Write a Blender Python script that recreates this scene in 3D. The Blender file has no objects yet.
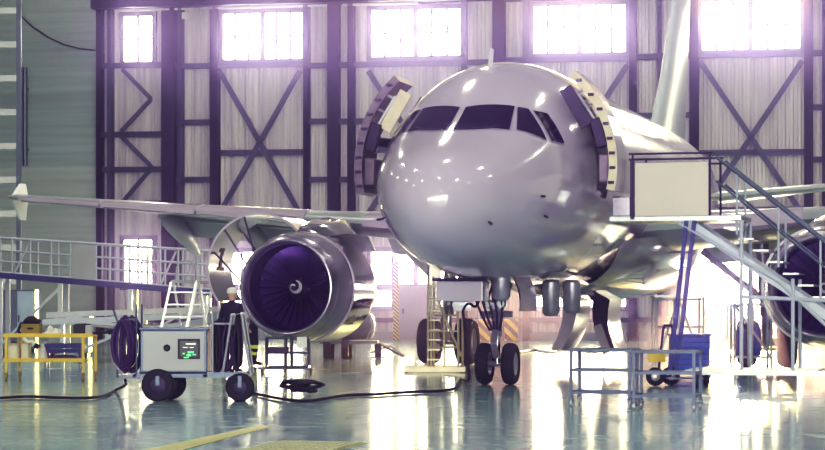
import bpy, math, random
from mathutils import Vector, Matrix
from mathutils.bvhtree import BVHTree
random.seed(7)
PI = math.pi
SC = bpy.context.scene
COL = SC.collection
rad = math.radians

# ------------------------------------------------------------------ materials
def new_mat(name):
    m = bpy.data.materials.new(name); m.use_nodes = True
    nt = m.node_tree; nt.nodes.clear()
    return m, nt, nt.nodes, nt.links

def pbr(name, col, rough=.5, metal=0., var=.12, scale=4., bump=0., coat=0., emit=None, estr=0., stretch=None, rvar=0.):
    m, nt, N, L = new_mat(name)
    out = N.new('ShaderNodeOutputMaterial'); b = N.new('ShaderNodeBsdfPrincipled')
    L.new(b.outputs[0], out.inputs[0])
    tc = N.new('ShaderNodeTexCoord'); mp = N.new('ShaderNodeMapping')
    if stretch: mp.inputs['Scale'].default_value = stretch
    L.new(tc.outputs['Object'], mp.inputs[0])
    no = N.new('ShaderNodeTexNoise'); no.inputs['Scale'].default_value = scale; no.inputs['Detail'].default_value = 4
    L.new(mp.outputs[0], no.inputs['Vector'])
    rp = N.new('ShaderNodeValToRGB')
    c = col
    rp.color_ramp.elements[0].position = .3; rp.color_ramp.elements[1].position = .7
    rp.color_ramp.elements[0].color = tuple(max(0, x*(1-var)) for x in c)+(1,)
    rp.color_ramp.elements[1].color = tuple(min(1, x*(1+var)) for x in c)+(1,)
    L.new(no.outputs['Fac'], rp.inputs[0]); L.new(rp.outputs[0], b.inputs['Base Color'])
    b.inputs['Roughness'].default_value = rough; b.inputs['Metallic'].default_value = metal
    if rvar:
        mr = N.new('ShaderNodeMapRange')
        mr.inputs['To Min'].default_value = max(.02, rough-rvar); mr.inputs['To Max'].default_value = rough+rvar
        L.new(no.outputs['Fac'], mr.inputs[0]); L.new(mr.outputs[0], b.inputs['Roughness'])
    if coat:
        b.inputs['Coat Weight'].default_value = coat; b.inputs['Coat Roughness'].default_value = .06
    if bump:
        bp = N.new('ShaderNodeBump'); bp.inputs['Strength'].default_value = bump; bp.inputs['Distance'].default_value = .02
        L.new(no.outputs['Fac'], bp.inputs['Height']); L.new(bp.outputs[0], b.inputs['Normal'])
    if emit:
        b.inputs['Emission Color'].default_value = emit+(1,); b.inputs['Emission Strength'].default_value = estr
    return m

def glow_pane(name, col, strength, clear=.9):
    """thin sunlit glazing: lets the sun through and shines with the bright sky behind it"""
    m, nt, N, L = new_mat(name)
    out = N.new('ShaderNodeOutputMaterial'); e = N.new('ShaderNodeEmission'); t = N.new('ShaderNodeBsdfTransparent'); a = N.new('ShaderNodeAddShader')
    tc = N.new('ShaderNodeTexCoord'); no = N.new('ShaderNodeTexNoise'); no.inputs['Scale'].default_value = .8
    rp = N.new('ShaderNodeValToRGB')
    rp.color_ramp.elements[0].color = tuple(x*.8 for x in col)+(1,); rp.color_ramp.elements[1].color = col+(1,)
    L.new(tc.outputs['Object'], no.inputs['Vector']); L.new(no.outputs['Fac'], rp.inputs[0]); L.new(rp.outputs[0], e.inputs[0])
    e.inputs[1].default_value = strength
    t.inputs[0].default_value = (clear, clear, clear*.95, 1)
    L.new(e.outputs[0], a.inputs[0]); L.new(t.outputs[0], a.inputs[1]); L.new(a.outputs[0], out.inputs[0])
    return m

def stripes(name, c1, c2, scale, rot=rad(45), rough=.5):
    m, nt, N, L = new_mat(name)
    out = N.new('ShaderNodeOutputMaterial'); b = N.new('ShaderNodeBsdfPrincipled'); L.new(b.outputs[0], out.inputs[0])
    tc = N.new('ShaderNodeTexCoord'); mp = N.new('ShaderNodeMapping'); mp.inputs['Rotation'].default_value = (0, rot, 0)
    w = N.new('ShaderNodeTexWave'); w.inputs['Scale'].default_value = scale; w.bands_direction = 'X'
    rp = N.new('ShaderNodeValToRGB'); rp.color_ramp.interpolation = 'CONSTANT'
    rp.color_ramp.elements[0].color = c1+(1,); rp.color_ramp.elements[1].color = c2+(1,); rp.color_ramp.elements[1].position = .5
    L.new(tc.outputs['Object'], mp.inputs[0]); L.new(mp.outputs[0], w.inputs['Vector']); L.new(w.outputs['Fac'], rp.inputs[0])
    L.new(rp.outputs[0], b.inputs['Base Color']); b.inputs['Roughness'].default_value = rough
    return m

M = {}
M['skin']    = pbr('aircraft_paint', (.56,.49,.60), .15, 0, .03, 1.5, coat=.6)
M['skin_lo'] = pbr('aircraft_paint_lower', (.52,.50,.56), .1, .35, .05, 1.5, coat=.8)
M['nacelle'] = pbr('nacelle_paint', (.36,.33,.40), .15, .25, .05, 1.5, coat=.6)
M['wingp']   = pbr('wing_paint', (.36,.41,.41), .3, .1, .06, 1.2)
M['chrome']  = pbr('polished_metal', (.78,.76,.80), .08, 1, .06, 3, bump=.04)
M['lip']     = pbr('inlet_lip_metal', (.52,.48,.58), .28, .9, .05, 3)
M['cowlin']  = pbr('cowl_inner_metal', (.55,.54,.58), .22, .8, .15, 2)
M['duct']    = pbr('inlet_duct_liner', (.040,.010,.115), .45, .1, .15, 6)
M['blade']   = pbr('fan_blade_metal', (.095,.035,.24), .3, .5, .1, 6)
M['spin']    = pbr('spinner_paint', (.06,.035,.12), .3)
M['white']   = pbr('white_paint', (.82,.82,.84), .4, 0, .04)
M['cockpit'] = pbr('cockpit_glass', (.030,.006,.060), .08, 0, .4, 2, coat=.2)
M['seal']    = pbr('window_seal', (.30,.28,.34), .5)
M['darkp']   = pbr('dark_purple_metal', (.06,.04,.09), .5, .3)
M['rib']     = pbr('door_rib_metal', (.23,.18,.24), .45, .4, .2, 6)
M['cream']   = pbr('cream_liner', (.80,.70,.52), .6)
M['tyre']    = pbr('tyre_rubber', (.022,.02,.032), .75, 0, .2, 8)
M['hub']     = pbr('wheel_hub_metal', (.55,.54,.57), .35, .7)
M['gear']    = pbr('gear_leg_metal', (.42,.40,.47), .35, .6, .15, 6)
M['hyd']     = pbr('hydraulic_chrome', (.8,.8,.84), .12, 1)
M['alu']     = pbr('aluminium_tube', (.48,.50,.52), .35, .75, .08, 5)
M['aluy']    = pbr('warm_aluminium', (.66,.60,.42), .4, .5, .1, 5)
M['wpipe']   = pbr('white_enamel_tube', (.50,.54,.62), .4, .1, .05)
M['bluesteel'] = pbr('blue_steel', (.05,.055,.20), .45, .3)
M['bluecab'] = pbr('blue_enamel', (.015,.075,.42), .4, .1)
M['greysteel'] = pbr('grey_steel', (.13,.16,.21), .4, .5, .12, 5)
M['panel']   = pbr('beige_board', (.74,.66,.58), .55, 0, .05, 1)
M['cart']    = pbr('cart_enamel', (.40,.41,.40), .4, 0, .05, 2)
M['black']   = pbr('black_plastic', (.015,.014,.02), .5)
M['hose']    = pbr('black_hose', (.022,.014,.03), .55, 0, .2, 20)
M['hosep']   = pbr('purple_hose', (.06,.022,.10), .5, 0, .3, 20)
M['screen']  = pbr('screen_face', (.012,.012,.016), .2)
M['green']   = pbr('screen_green', (.05,.5,.12), .4, emit=(.1,1,.25), estr=1.6)
M['swhite']  = pbr('screen_white', (.6,.65,.6), .4, emit=(.8,.95,.85), estr=.6)
M['yellow']  = pbr('yellow_enamel', (.72,.50,.05), .45, 0, .1, 4)
M['yellowd'] = pbr('dull_yellow', (.42,.30,.04), .55, 0, .15, 6)
M['olive']   = pbr('olive_case', (.28,.22,.04), .6)
M['rag']     = pbr('white_cloth', (.78,.75,.68), .9, 0, .1, 8, bump=.3)
M['jug']     = pbr('cream_plastic', (.76,.72,.52), .5, 0, .08)
M['navy']    = pbr('navy_cloth', (.018,.014,.04), .9, 0, .25, 10, bump=.2)
M['skinh']   = pbr('human_skin', (.58,.38,.28), .6)
M['hivis']   = pbr('hi_vis_band', (.70,.78,.10), .6, emit=(.7,.8,.1), estr=.15)
M['capw']    = pbr('white_cap_cloth', (.78,.77,.75), .8)
M['tank']    = pbr('grey_tank_paint', (.22,.24,.30), .45, .3)
M['hazard']  = stripes('hazard_stripes', (.008,.006,.008), (.85,.52,.02), 1.05)
M['hazardv'] = stripes('hazard_stripes_fine', (.02,.018,.02), (.75,.60,.08), 3.2)
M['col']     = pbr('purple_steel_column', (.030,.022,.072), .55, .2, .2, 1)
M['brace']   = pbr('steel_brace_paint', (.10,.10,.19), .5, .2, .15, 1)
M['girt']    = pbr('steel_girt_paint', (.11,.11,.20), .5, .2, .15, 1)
M['frame']   = pbr('window_frame_paint', (.16,.15,.22), .5, .1, .1, 2)
M['concrete'] = pbr('grey_green_cladding', (.44,.54,.54), .8, 0, .16, .9, stretch=(.12,1,5))
M['concrete2'] = pbr('pale_grey_cladding', (.56,.63,.62), .8, 0, .12, .9, stretch=(.12,1,5))
M['ceil']    = pbr('ceiling_sheet', (.34,.34,.38), .8)
M['sidew']   = pbr('side_wall_sheet', (.42,.42,.44), .8)
M['doorg']   = pbr('grey_sliding_door', (.33,.34,.42), .5, .2, .08, 1)
M['pillarb'] = pbr('pale_blue_cabinet', (.45,.55,.68), .5)
M['paleg']   = pbr('pale_grey_panel', (.36,.39,.39), .5, .1, .08, 2)
M['deckblue'] = pbr('deck_edge_blue', (.06,.06,.20), .5, .2)
M['lamp']    = pbr('lamp_glass', (1,1,1), .4, emit=(1,.97,.95), estr=150)
M['lamphs']  = pbr('lamp_housing', (.2,.2,.22), .5, .5)
M['glareface'] = pbr('glare_lamp_glass', (1,1,1), .3, emit=(.75,.82,1), estr=40)
M['line']    = pbr('yellow_floor_paint', (.46,.45,.08), .35, 0, .2, 6)
M['plate']   = pbr('olive_grating', (.42,.44,.26), .5, .3, .2, 10)
M['pane_hi'] = glow_pane('upper_glazing', (1,.93,.88), 26.)
M['pane_lo'] = glow_pane('lower_glazing', (1,.88,.76), 26.)

# corrugated wall sheet: vertical streaks of dirt on lilac-cream metal
def sheet_mat():
    m, nt, N, L = new_mat('corrugated_sheet')
    out = N.new('ShaderNodeOutputMaterial'); b = N.new('ShaderNodeBsdfPrincipled'); L.new(b.outputs[0], out.inputs[0])
    tc = N.new('ShaderNodeTexCoord'); mp = N.new('ShaderNodeMapping'); mp.inputs['Scale'].default_value = (3.0, 1, .12)
    no = N.new('ShaderNodeTexNoise'); no.inputs['Scale'].default_value = 1.0; no.inputs['Detail'].default_value = 6
    rp = N.new('ShaderNodeValToRGB')
    rp.color_ramp.elements[0].position = .3; rp.color_ramp.elements[0].color = (.52,.47,.56,1)
    rp.color_ramp.elements[1].position = .66; rp.color_ramp.elements[1].color = (.82,.77,.80,1)
    L.new(tc.outputs['Object'], mp.inputs[0]); L.new(mp.outputs[0], no.inputs['Vector']); L.new(no.outputs['Fac'], rp.inputs[0])
    L.new(rp.outputs[0], b.inputs['Base Color']); b.inputs['Roughness'].default_value = .55; b.inputs['Metallic'].default_value = .1
    return m
M['sheet'] = sheet_mat()

# sealed glossy floor: worn patches in the sheen, faint slab joints
def floor_mat():
    m, nt, N, L = new_mat('sealed_concrete')
    out = N.new('ShaderNodeOutputMaterial'); b = N.new('ShaderNodeBsdfPrincipled'); L.new(b.outputs[0], out.inputs[0])
    tc = N.new('ShaderNodeTexCoord')
    n1 = N.new('ShaderNodeTexNoise'); n1.inputs['Scale'].default_value = .35; n1.inputs['Detail'].default_value = 8
    n2 = N.new('ShaderNodeTexNoise'); n2.inputs['Scale'].default_value = 2.2; n2.inputs['Detail'].default_value = 6
    L.new(tc.outputs['Object'], n1.inputs['Vector']); L.new(tc.outputs['Object'], n2.inputs['Vector'])
    rp = N.new('ShaderNodeValToRGB')
    rp.color_ramp.elements[0].position = .3; rp.color_ramp.elements[0].color = (.26,.43,.41,1)
    rp.color_ramp.elements[1].position = .7; rp.color_ramp.elements[1].color = (.42,.60,.56,1)
    L.new(n1.outputs['Fac'], rp.inputs[0])
    br = N.new('ShaderNodeTexBrick'); br.inputs['Scale'].default_value = 1.0; br.offset = 0
    br.inputs['Brick Width'].default_value = 6; br.inputs['Row Height'].default_value = 4.5; br.inputs['Mortar Size'].default_value = .012
    br.inputs['Color1'].default_value = (1,1,1,1); br.inputs['Color2'].default_value = (.94,.95,.96,1); br.inputs['Mortar'].default_value = (.35,.36,.38,1)
    L.new(tc.outputs['Object'], br.inputs['Vector'])
    mx = N.new('ShaderNodeMixRGB'); mx.blend_type = 'MULTIPLY'; mx.inputs[0].default_value = 1
    L.new(rp.outputs[0], mx.inputs[1]); L.new(br.outputs['Color'], mx.inputs[2]); L.new(mx.outputs[0], b.inputs['Base Color'])
    mr = N.new('ShaderNodeMapRange'); mr.inputs['From Min'].default_value = .3; mr.inputs['From Max'].default_value = .7
    mr.inputs['To Min'].default_value = .09; mr.inputs['To Max'].default_value = .19
    L.new(n2.outputs['Fac'], mr.inputs[0]); L.new(mr.outputs[0], b.inputs['Roughness'])
    bp = N.new('ShaderNodeBump'); bp.inputs['Strength'].default_value = .02; bp.inputs['Distance'].default_value = .05
    L.new(n2.outputs['Fac'], bp.inputs['Height']); L.new(bp.outputs[0], b.inputs['Normal'])
    b.inputs['Specular IOR Level'].default_value = .6
    return m
M['floor'] = floor_mat()

# ------------------------------------------------------------------ mesh builder
class MB:
    def __init__(s): s.v=[]; s.f=[]; s.m=[]; s.s=[]
    def add(s, vs, fs, m=0, smooth=False, X=None):
        b = len(s.v)
        for p in vs:
            p = Vector(p); s.v.append(X @ p if X else p)
        for f in fs:
            s.f.append([b+i for i in f]); s.m.append(m); s.s.append(smooth)
        return s
    def box(s, c, d, m=0, X=None):
        x,y,z = c; a,b,h = d[0]/2,d[1]/2,d[2]/2
        vs = [(x+i*a,y+j*b,z+k*h) for i in (-1,1) for j in (-1,1) for k in (-1,1)]
        return s.add(vs, [(0,1,3,2),(4,6,7,5),(0,4,5,1),(2,3,7,6),(0,2,6,4),(1,5,7,3)], m, False, X)
    def span(s, lo, hi, m=0, X=None):
        return s.box([(a+b)/2 for a,b in zip(lo,hi)], [abs(b-a) for a,b in zip(lo,hi)], m, X)
    def bar(s, p0, p1, w, h=None, m=0, up=(0,0,1), X=None):
        h = h or w; p0,p1 = Vector(p0),Vector(p1); d = (p1-p0).normalized(); up = Vector(up)
        if abs(d.dot(up)) > .98: up = Vector((0,1,0)) if abs(d.y) < .9 else Vector((1,0,0))
        r = d.cross(up).normalized(); u = r.cross(d).normalized()
        vs = [p+r*(i*w/2)+u*(j*h/2) for p in (p0,p1) for i,j in ((-1,-1),(1,-1),(1,1),(-1,1))]
        return s.add(vs, [(3,2,1,0),(4,5,6,7),(0,1,5,4),(1,2,6,5),(2,3,7,6),(3,0,4,7)], m, False, X)
    def tube(s, pts, r, m=0, n=8, X=None, rs=None):
        pts = [Vector(p) for p in pts]; rings=[]; u=None
        for i,p in enumerate(pts):
            a = pts[max(0,i-1)]; b = pts[min(len(pts)-1,i+1)]; d = (b-a)
            d = d.normalized() if d.length > 1e-9 else Vector((0,0,1))
            if u is None:
                u = d.cross(Vector((0,0,1)) if abs(d.z)<.9 else Vector((1,0,0))).normalized()
            else:
                u = (u - d*u.dot(d)).normalized()
            w = d.cross(u); q = rs[i] if rs else r
            rings.append([p+u*(q*math.cos(t*2*PI/n))+w*(q*math.sin(t*2*PI/n)) for t in range(n)])
        return s.loft(rings, m, caps=True, X=X)
    def loft(s, rings, m=0, closed=True, caps=False, smooth=True, X=None):
        n=len(rings[0]); vs=[p for r in rings for p in r]; fs=[]
        for i in range(len(rings)-1):
            for j in range(n if closed else n-1):
                k=(j+1)%n
                fs.append((i*n+j, i*n+k, (i+1)*n+k, (i+1)*n+j))
        s.add(vs, fs, m, smooth, X)
        if caps:
            b=len(s.v)-len(vs)
            s.f.append([b+j for j in reversed(range(n))]); s.m.append(m); s.s.append(False)
            s.f.append([b+(len(rings)-1)*n+j for j in range(n)]); s.m.append(m); s.s.append(False)
        return s
    def lathe(s, prof, n=48, m=0, o=(0,0,0), axis='y', a0=0, a1=2*PI, X=None):
        full = abs(a1-a0-2*PI) < 1e-6; k = n if full else n+1; rings=[]
        for r,t in prof:
            ring=[]
            for j in range(k):
                a=a0+(a1-a0)*j/n; c,q=r*math.cos(a),r*math.sin(a)
                p={'y':(c,t,q),'x':(t,c,q),'z':(c,q,t)}[axis]
                ring.append(Vector(p)+Vector(o))
            rings.append(ring)
        return s.loft(rings, m, closed=full, X=X)
    def build(s, name, mats, parent=None, loc=None, rotz=None, bevel=0, angle=40):
        me = bpy.data.meshes.new(name); me.from_pydata([tuple(v) for v in s.v], [], s.f)
        mats = mats if isinstance(mats,(list,tuple)) else [mats]
        for k in mats: me.materials.append(M[k] if isinstance(k,str) else k)
        me.polygons.foreach_set('material_index', s.m); me.polygons.foreach_set('use_smooth', s.s)
        me.validate(); me.update()
        import bmesh
        bm = bmesh.new(); bm.from_mesh(me); bmesh.ops.recalc_face_normals(bm, faces=bm.faces[:]); bm.to_mesh(me); bm.free()
        if any(s.s): me.set_sharp_from_angle(angle=rad(angle))
        o = bpy.data.objects.new(name, me); COL.objects.link(o)
        if parent: o.parent = parent
        if loc is not None: o.location = loc
        if rotz is not None: o.rotation_euler.z = rotz
        if bevel:
            b = o.modifiers.new('edge','BEVEL'); b.width=bevel; b.segments=2; b.limit_method='ANGLE'
        return o

def tag(o, label=None, cat=None, group=None, kind=None):
    if label: o['label']=label
    if cat: o['category']=cat
    if group: o['group']=group
    if kind: o['kind']=kind
    return o
def empty(name, label, cat, loc=(0,0,0), rotz=0, group=None):
    o = bpy.data.objects.new(name, None); COL.objects.link(o); o.location=loc; o.rotation_euler=(0,0,rotz); o.empty_display_size=.2
    return tag(o, label, cat, group)
def copy_tree(o, parent=None):
    c=o.copy(); COL.objects.link(c)
    if parent: c.parent=parent
    for ch in list(o.children): copy_tree(ch, c)
    return c
def struct(o, kind='structure'): o['kind']=kind; return o

# ------------------------------------------------------------------ survey of the place (metres; camera 1.6 m up, looking along +Y)
F, U0, VH, EYE = 2100., 412.5, 298., 1.6
def at(u, v, Y): return Vector(((u-U0)*Y/F, Y, EYE+(VH-v)*Y/F))
def gx(u, Y): return (u-U0)*Y/F
def zz(v, Y): return EYE+(VH-v)*Y/F

cam = bpy.data.cameras.new('camera'); co = bpy.data.objects.new('camera', cam); COL.objects.link(co)
co.location=(0,0,EYE); co.rotation_euler=(PI/2,0,0)
cam.sensor_width=36; cam.lens=36*F/825; cam.shift_y=(VH-225)/825; cam.clip_end=400
SC.camera = co

# ------------------------------------------------------------------ hangar shell
PHI = rad(10); YW = 80.
WX = Matrix.Translation((0,YW,0)) @ Matrix.Rotation(-PHI,4,'Z')
def wx(u):
    t=(u-U0)/F; return t*YW/(math.cos(PHI)+t*math.sin(PHI))
def wz(u,v):
    Y = YW - wx(u)*math.sin(PHI); return EYE+(VH-v)*Y/F

def wallobj(mb, name, mats, parent=None):
    o = mb.build(name, mats, parent)
    if parent is None: o.matrix_world = WX; struct(o)
    return o

fl = MB().span((-40,-25,-.3),(40,100,0)); struct(fl.build('floor','floor'))
ce = MB().span((-32,-22,14.6),(32,92,14.8)); struct(ce.build('ceiling','ceil'))
struct(MB().span((-27.4,-22,0),(-27,82,14.6)).build('wall_left','sidew'))
struct(MB().span((27,-22,0),(27.4,76,14.6)).build('wall_right','sidew'))

def corrugated(mb, x0, x1, z0, z1, y=0., pitch=.28, d=.05):
    n = max(1, round((x1-x0)/pitch)); p=(x1-x0)/n; xs=[]
    for i in range(n):
        a=x0+i*p; xs += [(a,y),(a+p*.35,y),(a+p*.5,y-d),(a+p*.85,y-d)]
    xs.append((x1,y))
    vs=[(a,b,z) for z in (z0,z1) for a,b in xs]; k=len(xs)
    mb.add(vs, [(i,i+1,k+i+1,k+i) for i in range(k-1)])

ZT = 14.4                       # top of the door leaves
ZW0, ZW1 = 10.72, 12.66         # upper windows
ZL0, ZL1 = 1.2, 3.45            # lower windows
bays = [(123,155,2),(222,305,6),(370,463,6),(532,628,6),(700,802,6),(868,970,6)]
sh = MB(); last = wx(98)
for n,(u0,u1,k) in enumerate(bays):
    a,b = wx(u0),wx(u1)
    corrugated(sh, last, a, 0, ZT)
    zl0,zl1 = (2.0,3.95) if n==0 else (ZL0,ZL1)
    corrugated(sh, a, b, 0, zl0); corrugated(sh, a, b, zl1, ZW0); corrugated(sh, a, b, ZW1, ZT)
    last = b
corrugated(sh, last, 34, 0, ZT)
wallobj(sh, 'wall_back', 'sheet')
# grey green cladding beyond the last door leaf
wl = MB().span((-36,-.1,6.7),(wx(100),.1,ZT),0).span((-36,-.1,0),(wx(100),.1,6.7),1)
wallobj(wl, 'wall_back_side', ['concrete','concrete2'])

def window(n, x0, x1, z0, z1, cols, rows, pane, mid=None):
    fr = MB(); t=.09
    for x in (x0,x1): fr.span((x-t,-.16,z0-t),(x+t,.08,z1+t))
    for z in (z0,z1): fr.span((x0-t,-.16,z-t),(x1+t,.08,z+t))
    for i in range(1,cols):
        x=x0+(x1-x0)*i/cols; w=.1 if i*2==cols and cols>2 else .05
        fr.span((x-w,-.12,z0),(x+w,.05,z1))
    for r in rows:
        z=z0+(z1-z0)*r[0]; fr.span((x0,-.1,z-r[1]),(x1,.05,z+r[1]))
    f = wallobj(fr, f'window_{n}', 'frame')
    p = MB().add([(x0,.0,z0),(x1,.0,z0),(x1,.0,z1),(x0,.0,z1)], [(0,1,2,3)]); p.build('window_panes', pane, f)
    return f
wn=1
for n,(u0,u1,k) in enumerate(bays):
    a,b = wx(u0),wx(u1)
    window(wn, a, b, ZW0, ZW1, k, [(.5,.025)], 'pane_hi'); wn+=1
    if n==0: window(wn, a, b, 2.0, 3.95, 2, [(.5,.04)], 'pane_lo')
    else:    window(wn, a, b, ZL0, ZL1, 4, [(.36,.13)], 'pane_lo')
    wn+=1

# steel columns, girts and braces of the door leaves
def column(n, u0, u1, dark=True, d=.5):
    a,b=wx(u0),wx(u1); mb=MB(); w=(b-a)
    mb.span((a,-d,0),(b,-d+.05,ZT)); mb.span((a,-.1,0),(b,-.05,ZT)); mb.span(((a+b)/2-.03-w*.12,-d,0),((a+b)/2+.03+w*.12,-.05,ZT))
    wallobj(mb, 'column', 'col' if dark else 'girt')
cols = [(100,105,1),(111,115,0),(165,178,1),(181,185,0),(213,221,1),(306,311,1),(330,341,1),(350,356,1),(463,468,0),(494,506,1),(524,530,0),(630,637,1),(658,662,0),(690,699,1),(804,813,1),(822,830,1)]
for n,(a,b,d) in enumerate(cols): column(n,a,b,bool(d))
def girt(u0,u1,v, h=.22, d=.3):
    a,b=wx(u0),wx(u1); z=wz((u0+u1)/2,v); mb=MB()
    mb.span((a,-d,z-h/2),(b,-d+.04,z+h/2)); mb.span((a,-d,z-.03),(b,-.05,z+.03))
    wallobj(mb, 'girt', 'girt')
for u0,u1,v in [(100,178,66),(178,306,66),(306,370,66),(370,497,64),(506,632,60),(632,700,57),(700,830,55),
                (178,216,123),(178,216,180),(308,332,122),(308,332,180),(340,370,122),(340,370,180),(222,306,153),(370,463,150),
                (530,632,148),(637,694,116),(637,694,152),(699,804,153),(812,830,108),(812,830,160),
                (100,165,135),(100,165,170),(100,165,204),(222,306,213),(699,804,210),(100,178,3),(178,340,3),(340,497,1),(497,690,-2),(690,830,-5)]:
    girt(u0,u1,v)
for u0,u1 in [(178,222),(222,306),(310,370),(370,400),(430,530),(530,632),(637,694),(699,804),(100,170)]:
    girt(u0,u1,320,.18,.25)
def brace(u0,v0,u1,v1,w=.2):
    mb=MB().bar((wx(u0),-.36,wz(u0,v0)),(wx(u1),-.36,wz(u1,v1)),w,.08,up=(0,1,0)); wallobj(mb,'brace','brace')
for a in [(222,72,302,214),(302,72,222,214),(370,72,463,214),(463,72,370,214),(532,66,628,214),(628,66,532,214),(700,62,802,214),(802,62,700,214),
          (125,70,154,100),(154,100,124,132),(124,137,155,168),(155,168,124,204)]:
    brace(*a, w=.2 if a[0]>160 or a[2]>160 else .16)
# grey sliding service door and its frame in the back wall
dx0,dx1 = wx(402),wx(432)
d = MB().span((dx0,-.62,.02),(dx1,-.54,wz(415,286))).span((dx0-.05,-.64,.02),(dx0,-.5,wz(415,285))).span((dx1,-.64,.02),(dx1+.05,-.5,wz(415,285)))
do = wallobj(d,'door_1','doorg'); MB().span((dx0+.12,-.68,1.0),(dx0+.2,-.62,1.2)).build('door_handle','black',do)
kick = MB()
for u0,u1 in [(105,165),(222,305),(311,398),(436,492),(530,628),(640,690),(700,803)]:
    kick.span((wx(u0),-.3,0),(wx(u1),-.2,.32))
wallobj(kick,'baseboard_back','doorg')
# white bars coloured as light in the slots between leaves and head rail
for n,(u0,u1) in enumerate([(118,173),(178,196),(205,330),(345,420)]):
    wallobj(MB().span((wx(u0),-.5,12.72),(wx(u1),-.42,12.8)), f'rail_and_lit_slot_{n+1}', 'white')
wallobj(MB().span((wx(98),-.9,12.82),(34,-.3,13.15)),'rail_and_lit_slot_9','col')

# --- small fittings on the back wall
k=MB(); pts=[(wx(u),-.2,wz(u,v)) for u,v in ((20,14),(35,28),(50,38),(65,45),(80,49),(97,51))]
o=k.tube(pts,.03,0,6).build('wall_cable','black'); o.matrix_world=WX; tag(o,'thin black cable sagging across the grey green wall cladding','cable')
k=MB().tube([(wx(27),-.22,wz(27,166)),(wx(27),-.22,wz(27,68))],.1); k.bar((wx(27)-.12,-.16,wz(27,90)),(wx(27)+.12,-.16,wz(27,90)),.1,.1); k.bar((wx(27)-.12,-.16,wz(27,150)),(wx(27)+.12,-.16,wz(27,150)),.1,.1)
o=k.build('wall_pipe','greysteel'); o.matrix_world=WX; tag(o,'dark vertical pipe fixed to the grey green wall cladding','pipe')
k=MB().box((wx(188),-.42,wz(188,17)),(.24,.12,.26)); k.box((wx(188),-.32,wz(188,17)),(.1,.1,.1))
o=k.build('wall_box','white',bevel=.02); o.matrix_world=WX; tag(o,'small white box high on a steel column between two upper windows','box')

# ------------------------------------------------------------------ lamps in the hangar roof
def ceiling_lamp():
    t = empty('ceiling_lamp','round high-bay lamp hanging from the hangar ceiling','lamp',group='high-bay lamps under the ceiling')
    h = MB().lathe([(.02,1.2),(.03,.35),(.12,.33),(.2,.2),(.42,0),(.40,0),(.2,.17)],20,0,axis='z'); h.build('lamp_shade','lamphs',t)
    g = MB().lathe([(.001,.02),(.2,.025),(.36,.05)],20,0,axis='z'); g.build('bulb','lamp',t)
    return t
lp = ceiling_lamp(); first=True
for i in range(5):
    for j in range(6):
        o = lp if first else copy_tree(lp); first=False
        o.location=(-16+8*i+(j%2)*1.5, 8+j*9.5, 13.4)

# ------------------------------------------------------------------ the airliner (local: x to its port side, y aft from the nose, z up)
TH = rad(15.5); NX, NY = .22, 34.0
PLANE = empty('airliner','large pale grey passenger jet parked nose-on in the hangar','aircraft',(NX,NY,0),-TH)
PM = Matrix.Translation((NX,NY,0)) @ Matrix.Rotation(-TH,4,'Z')
PI_ = PM.inverted()
FUS = [(0,.03,3.22,3.16),(.04,.25,3.44,2.95),(.12,.42,3.62,2.79),(.3,.64,3.82,2.62),(.6,.87,4.02,2.46),(1.0,1.07,4.21,2.32),(1.5,1.27,4.42,2.20),(1.8,1.36,4.55,2.14),
       (2.2,1.47,4.76,2.08),(2.6,1.56,4.98,2.03),(3.2,1.68,5.32,1.97),(4.0,1.80,5.67,1.91),(5.0,1.90,5.94,1.87),(6.0,1.95,6.06,1.85),(7.0,1.975,6.10,1.84),
       (10,1.975,6.1,1.84),(14,1.975,6.1,1.84),(18,1.975,6.1,1.84),(20,1.975,6.1,1.84),(21.5,1.92,6.08,2.05),(23.5,1.76,6.02,2.45),(25.5,1.48,5.92,2.95),(28.5,.9,5.7,3.75),(31.3,.2,5.3,4.9)]
def lerp_tab(s):
    n=len(FUS)
    for i in range(n-1):
        if s<=FUS[i+1][0]: break
    p0,p1,p2,p3 = FUS[max(0,i-1)],FUS[i],FUS[i+1],FUS[min(n-1,i+2)]
    h=p2[0]-p1[0]; t=(s-p1[0])/h; out=[]
    for k in (1,2,3):
        d1=(p2[k]-p0[k])/max(1e-6,(p2[0]-p0[0]))*h; d2=(p3[k]-p1[k])/max(1e-6,(p3[0]-p1[0]))*h
        dd=p2[k]-p1[k]
        if dd==0: d1=d2=0
        else:
            d1=max(0,min(3,d1/dd))*dd; d2=max(0,min(3,d2/dd))*dd
        out.append((2*t**3-3*t*t+1)*p1[k]+(t**3-2*t*t+t)*d1+(-2*t**3+3*t*t)*p2[k]+(t**3-t*t)*d2)
    return out
def fus(s,a):
    """point of the skin at station s, angle a (0 = port, 90 = crown)"""
    w,zt,zb = lerp_tab(s); zm = 3.19+.785*min(1,(s/6.)**.7)
    zm = max(zb+.02,min(zt-.02,zm)) if s<20 else (zt+zb)/2
    c,q=math.cos(a),math.sin(a)
    return Vector((w*c, s, zm+(zt-zm)*q if q>0 else zm+(zm-zb)*q))
st=[0,.01,.025,.05,.08,.12,.18,.25,.33,.43,.55,.68,.82,1.0,1.2,1.4,1.6,1.8,2.0,2.2,2.4,2.6,2.8,3.0,3.3,3.6,4,4.4,4.8,5.2,5.6,6,6.5,7,8,10,12,14,16,18,19,20,20.7,21.5,22.5,23.5,24.5,25.5,27,28.5,30,31.3]
NA=96
rings=[[fus(s,2*PI*j/NA) for j in range(NA)] for s in st]
fb=MB().loft(rings,0,caps=True)
FUSO=fb.build('fuselage',['skin','skin_lo'],PLANE,angle=60)
for p in FUSO.data.polygons:
    if p.center.z<2.75 and p.center.y>6.5: p.material_index=1
BV=BVHTree.FromPolygons([v.co for v in FUSO.data.vertices],[p.vertices[:] for p in FUSO.data.polygons])

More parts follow.
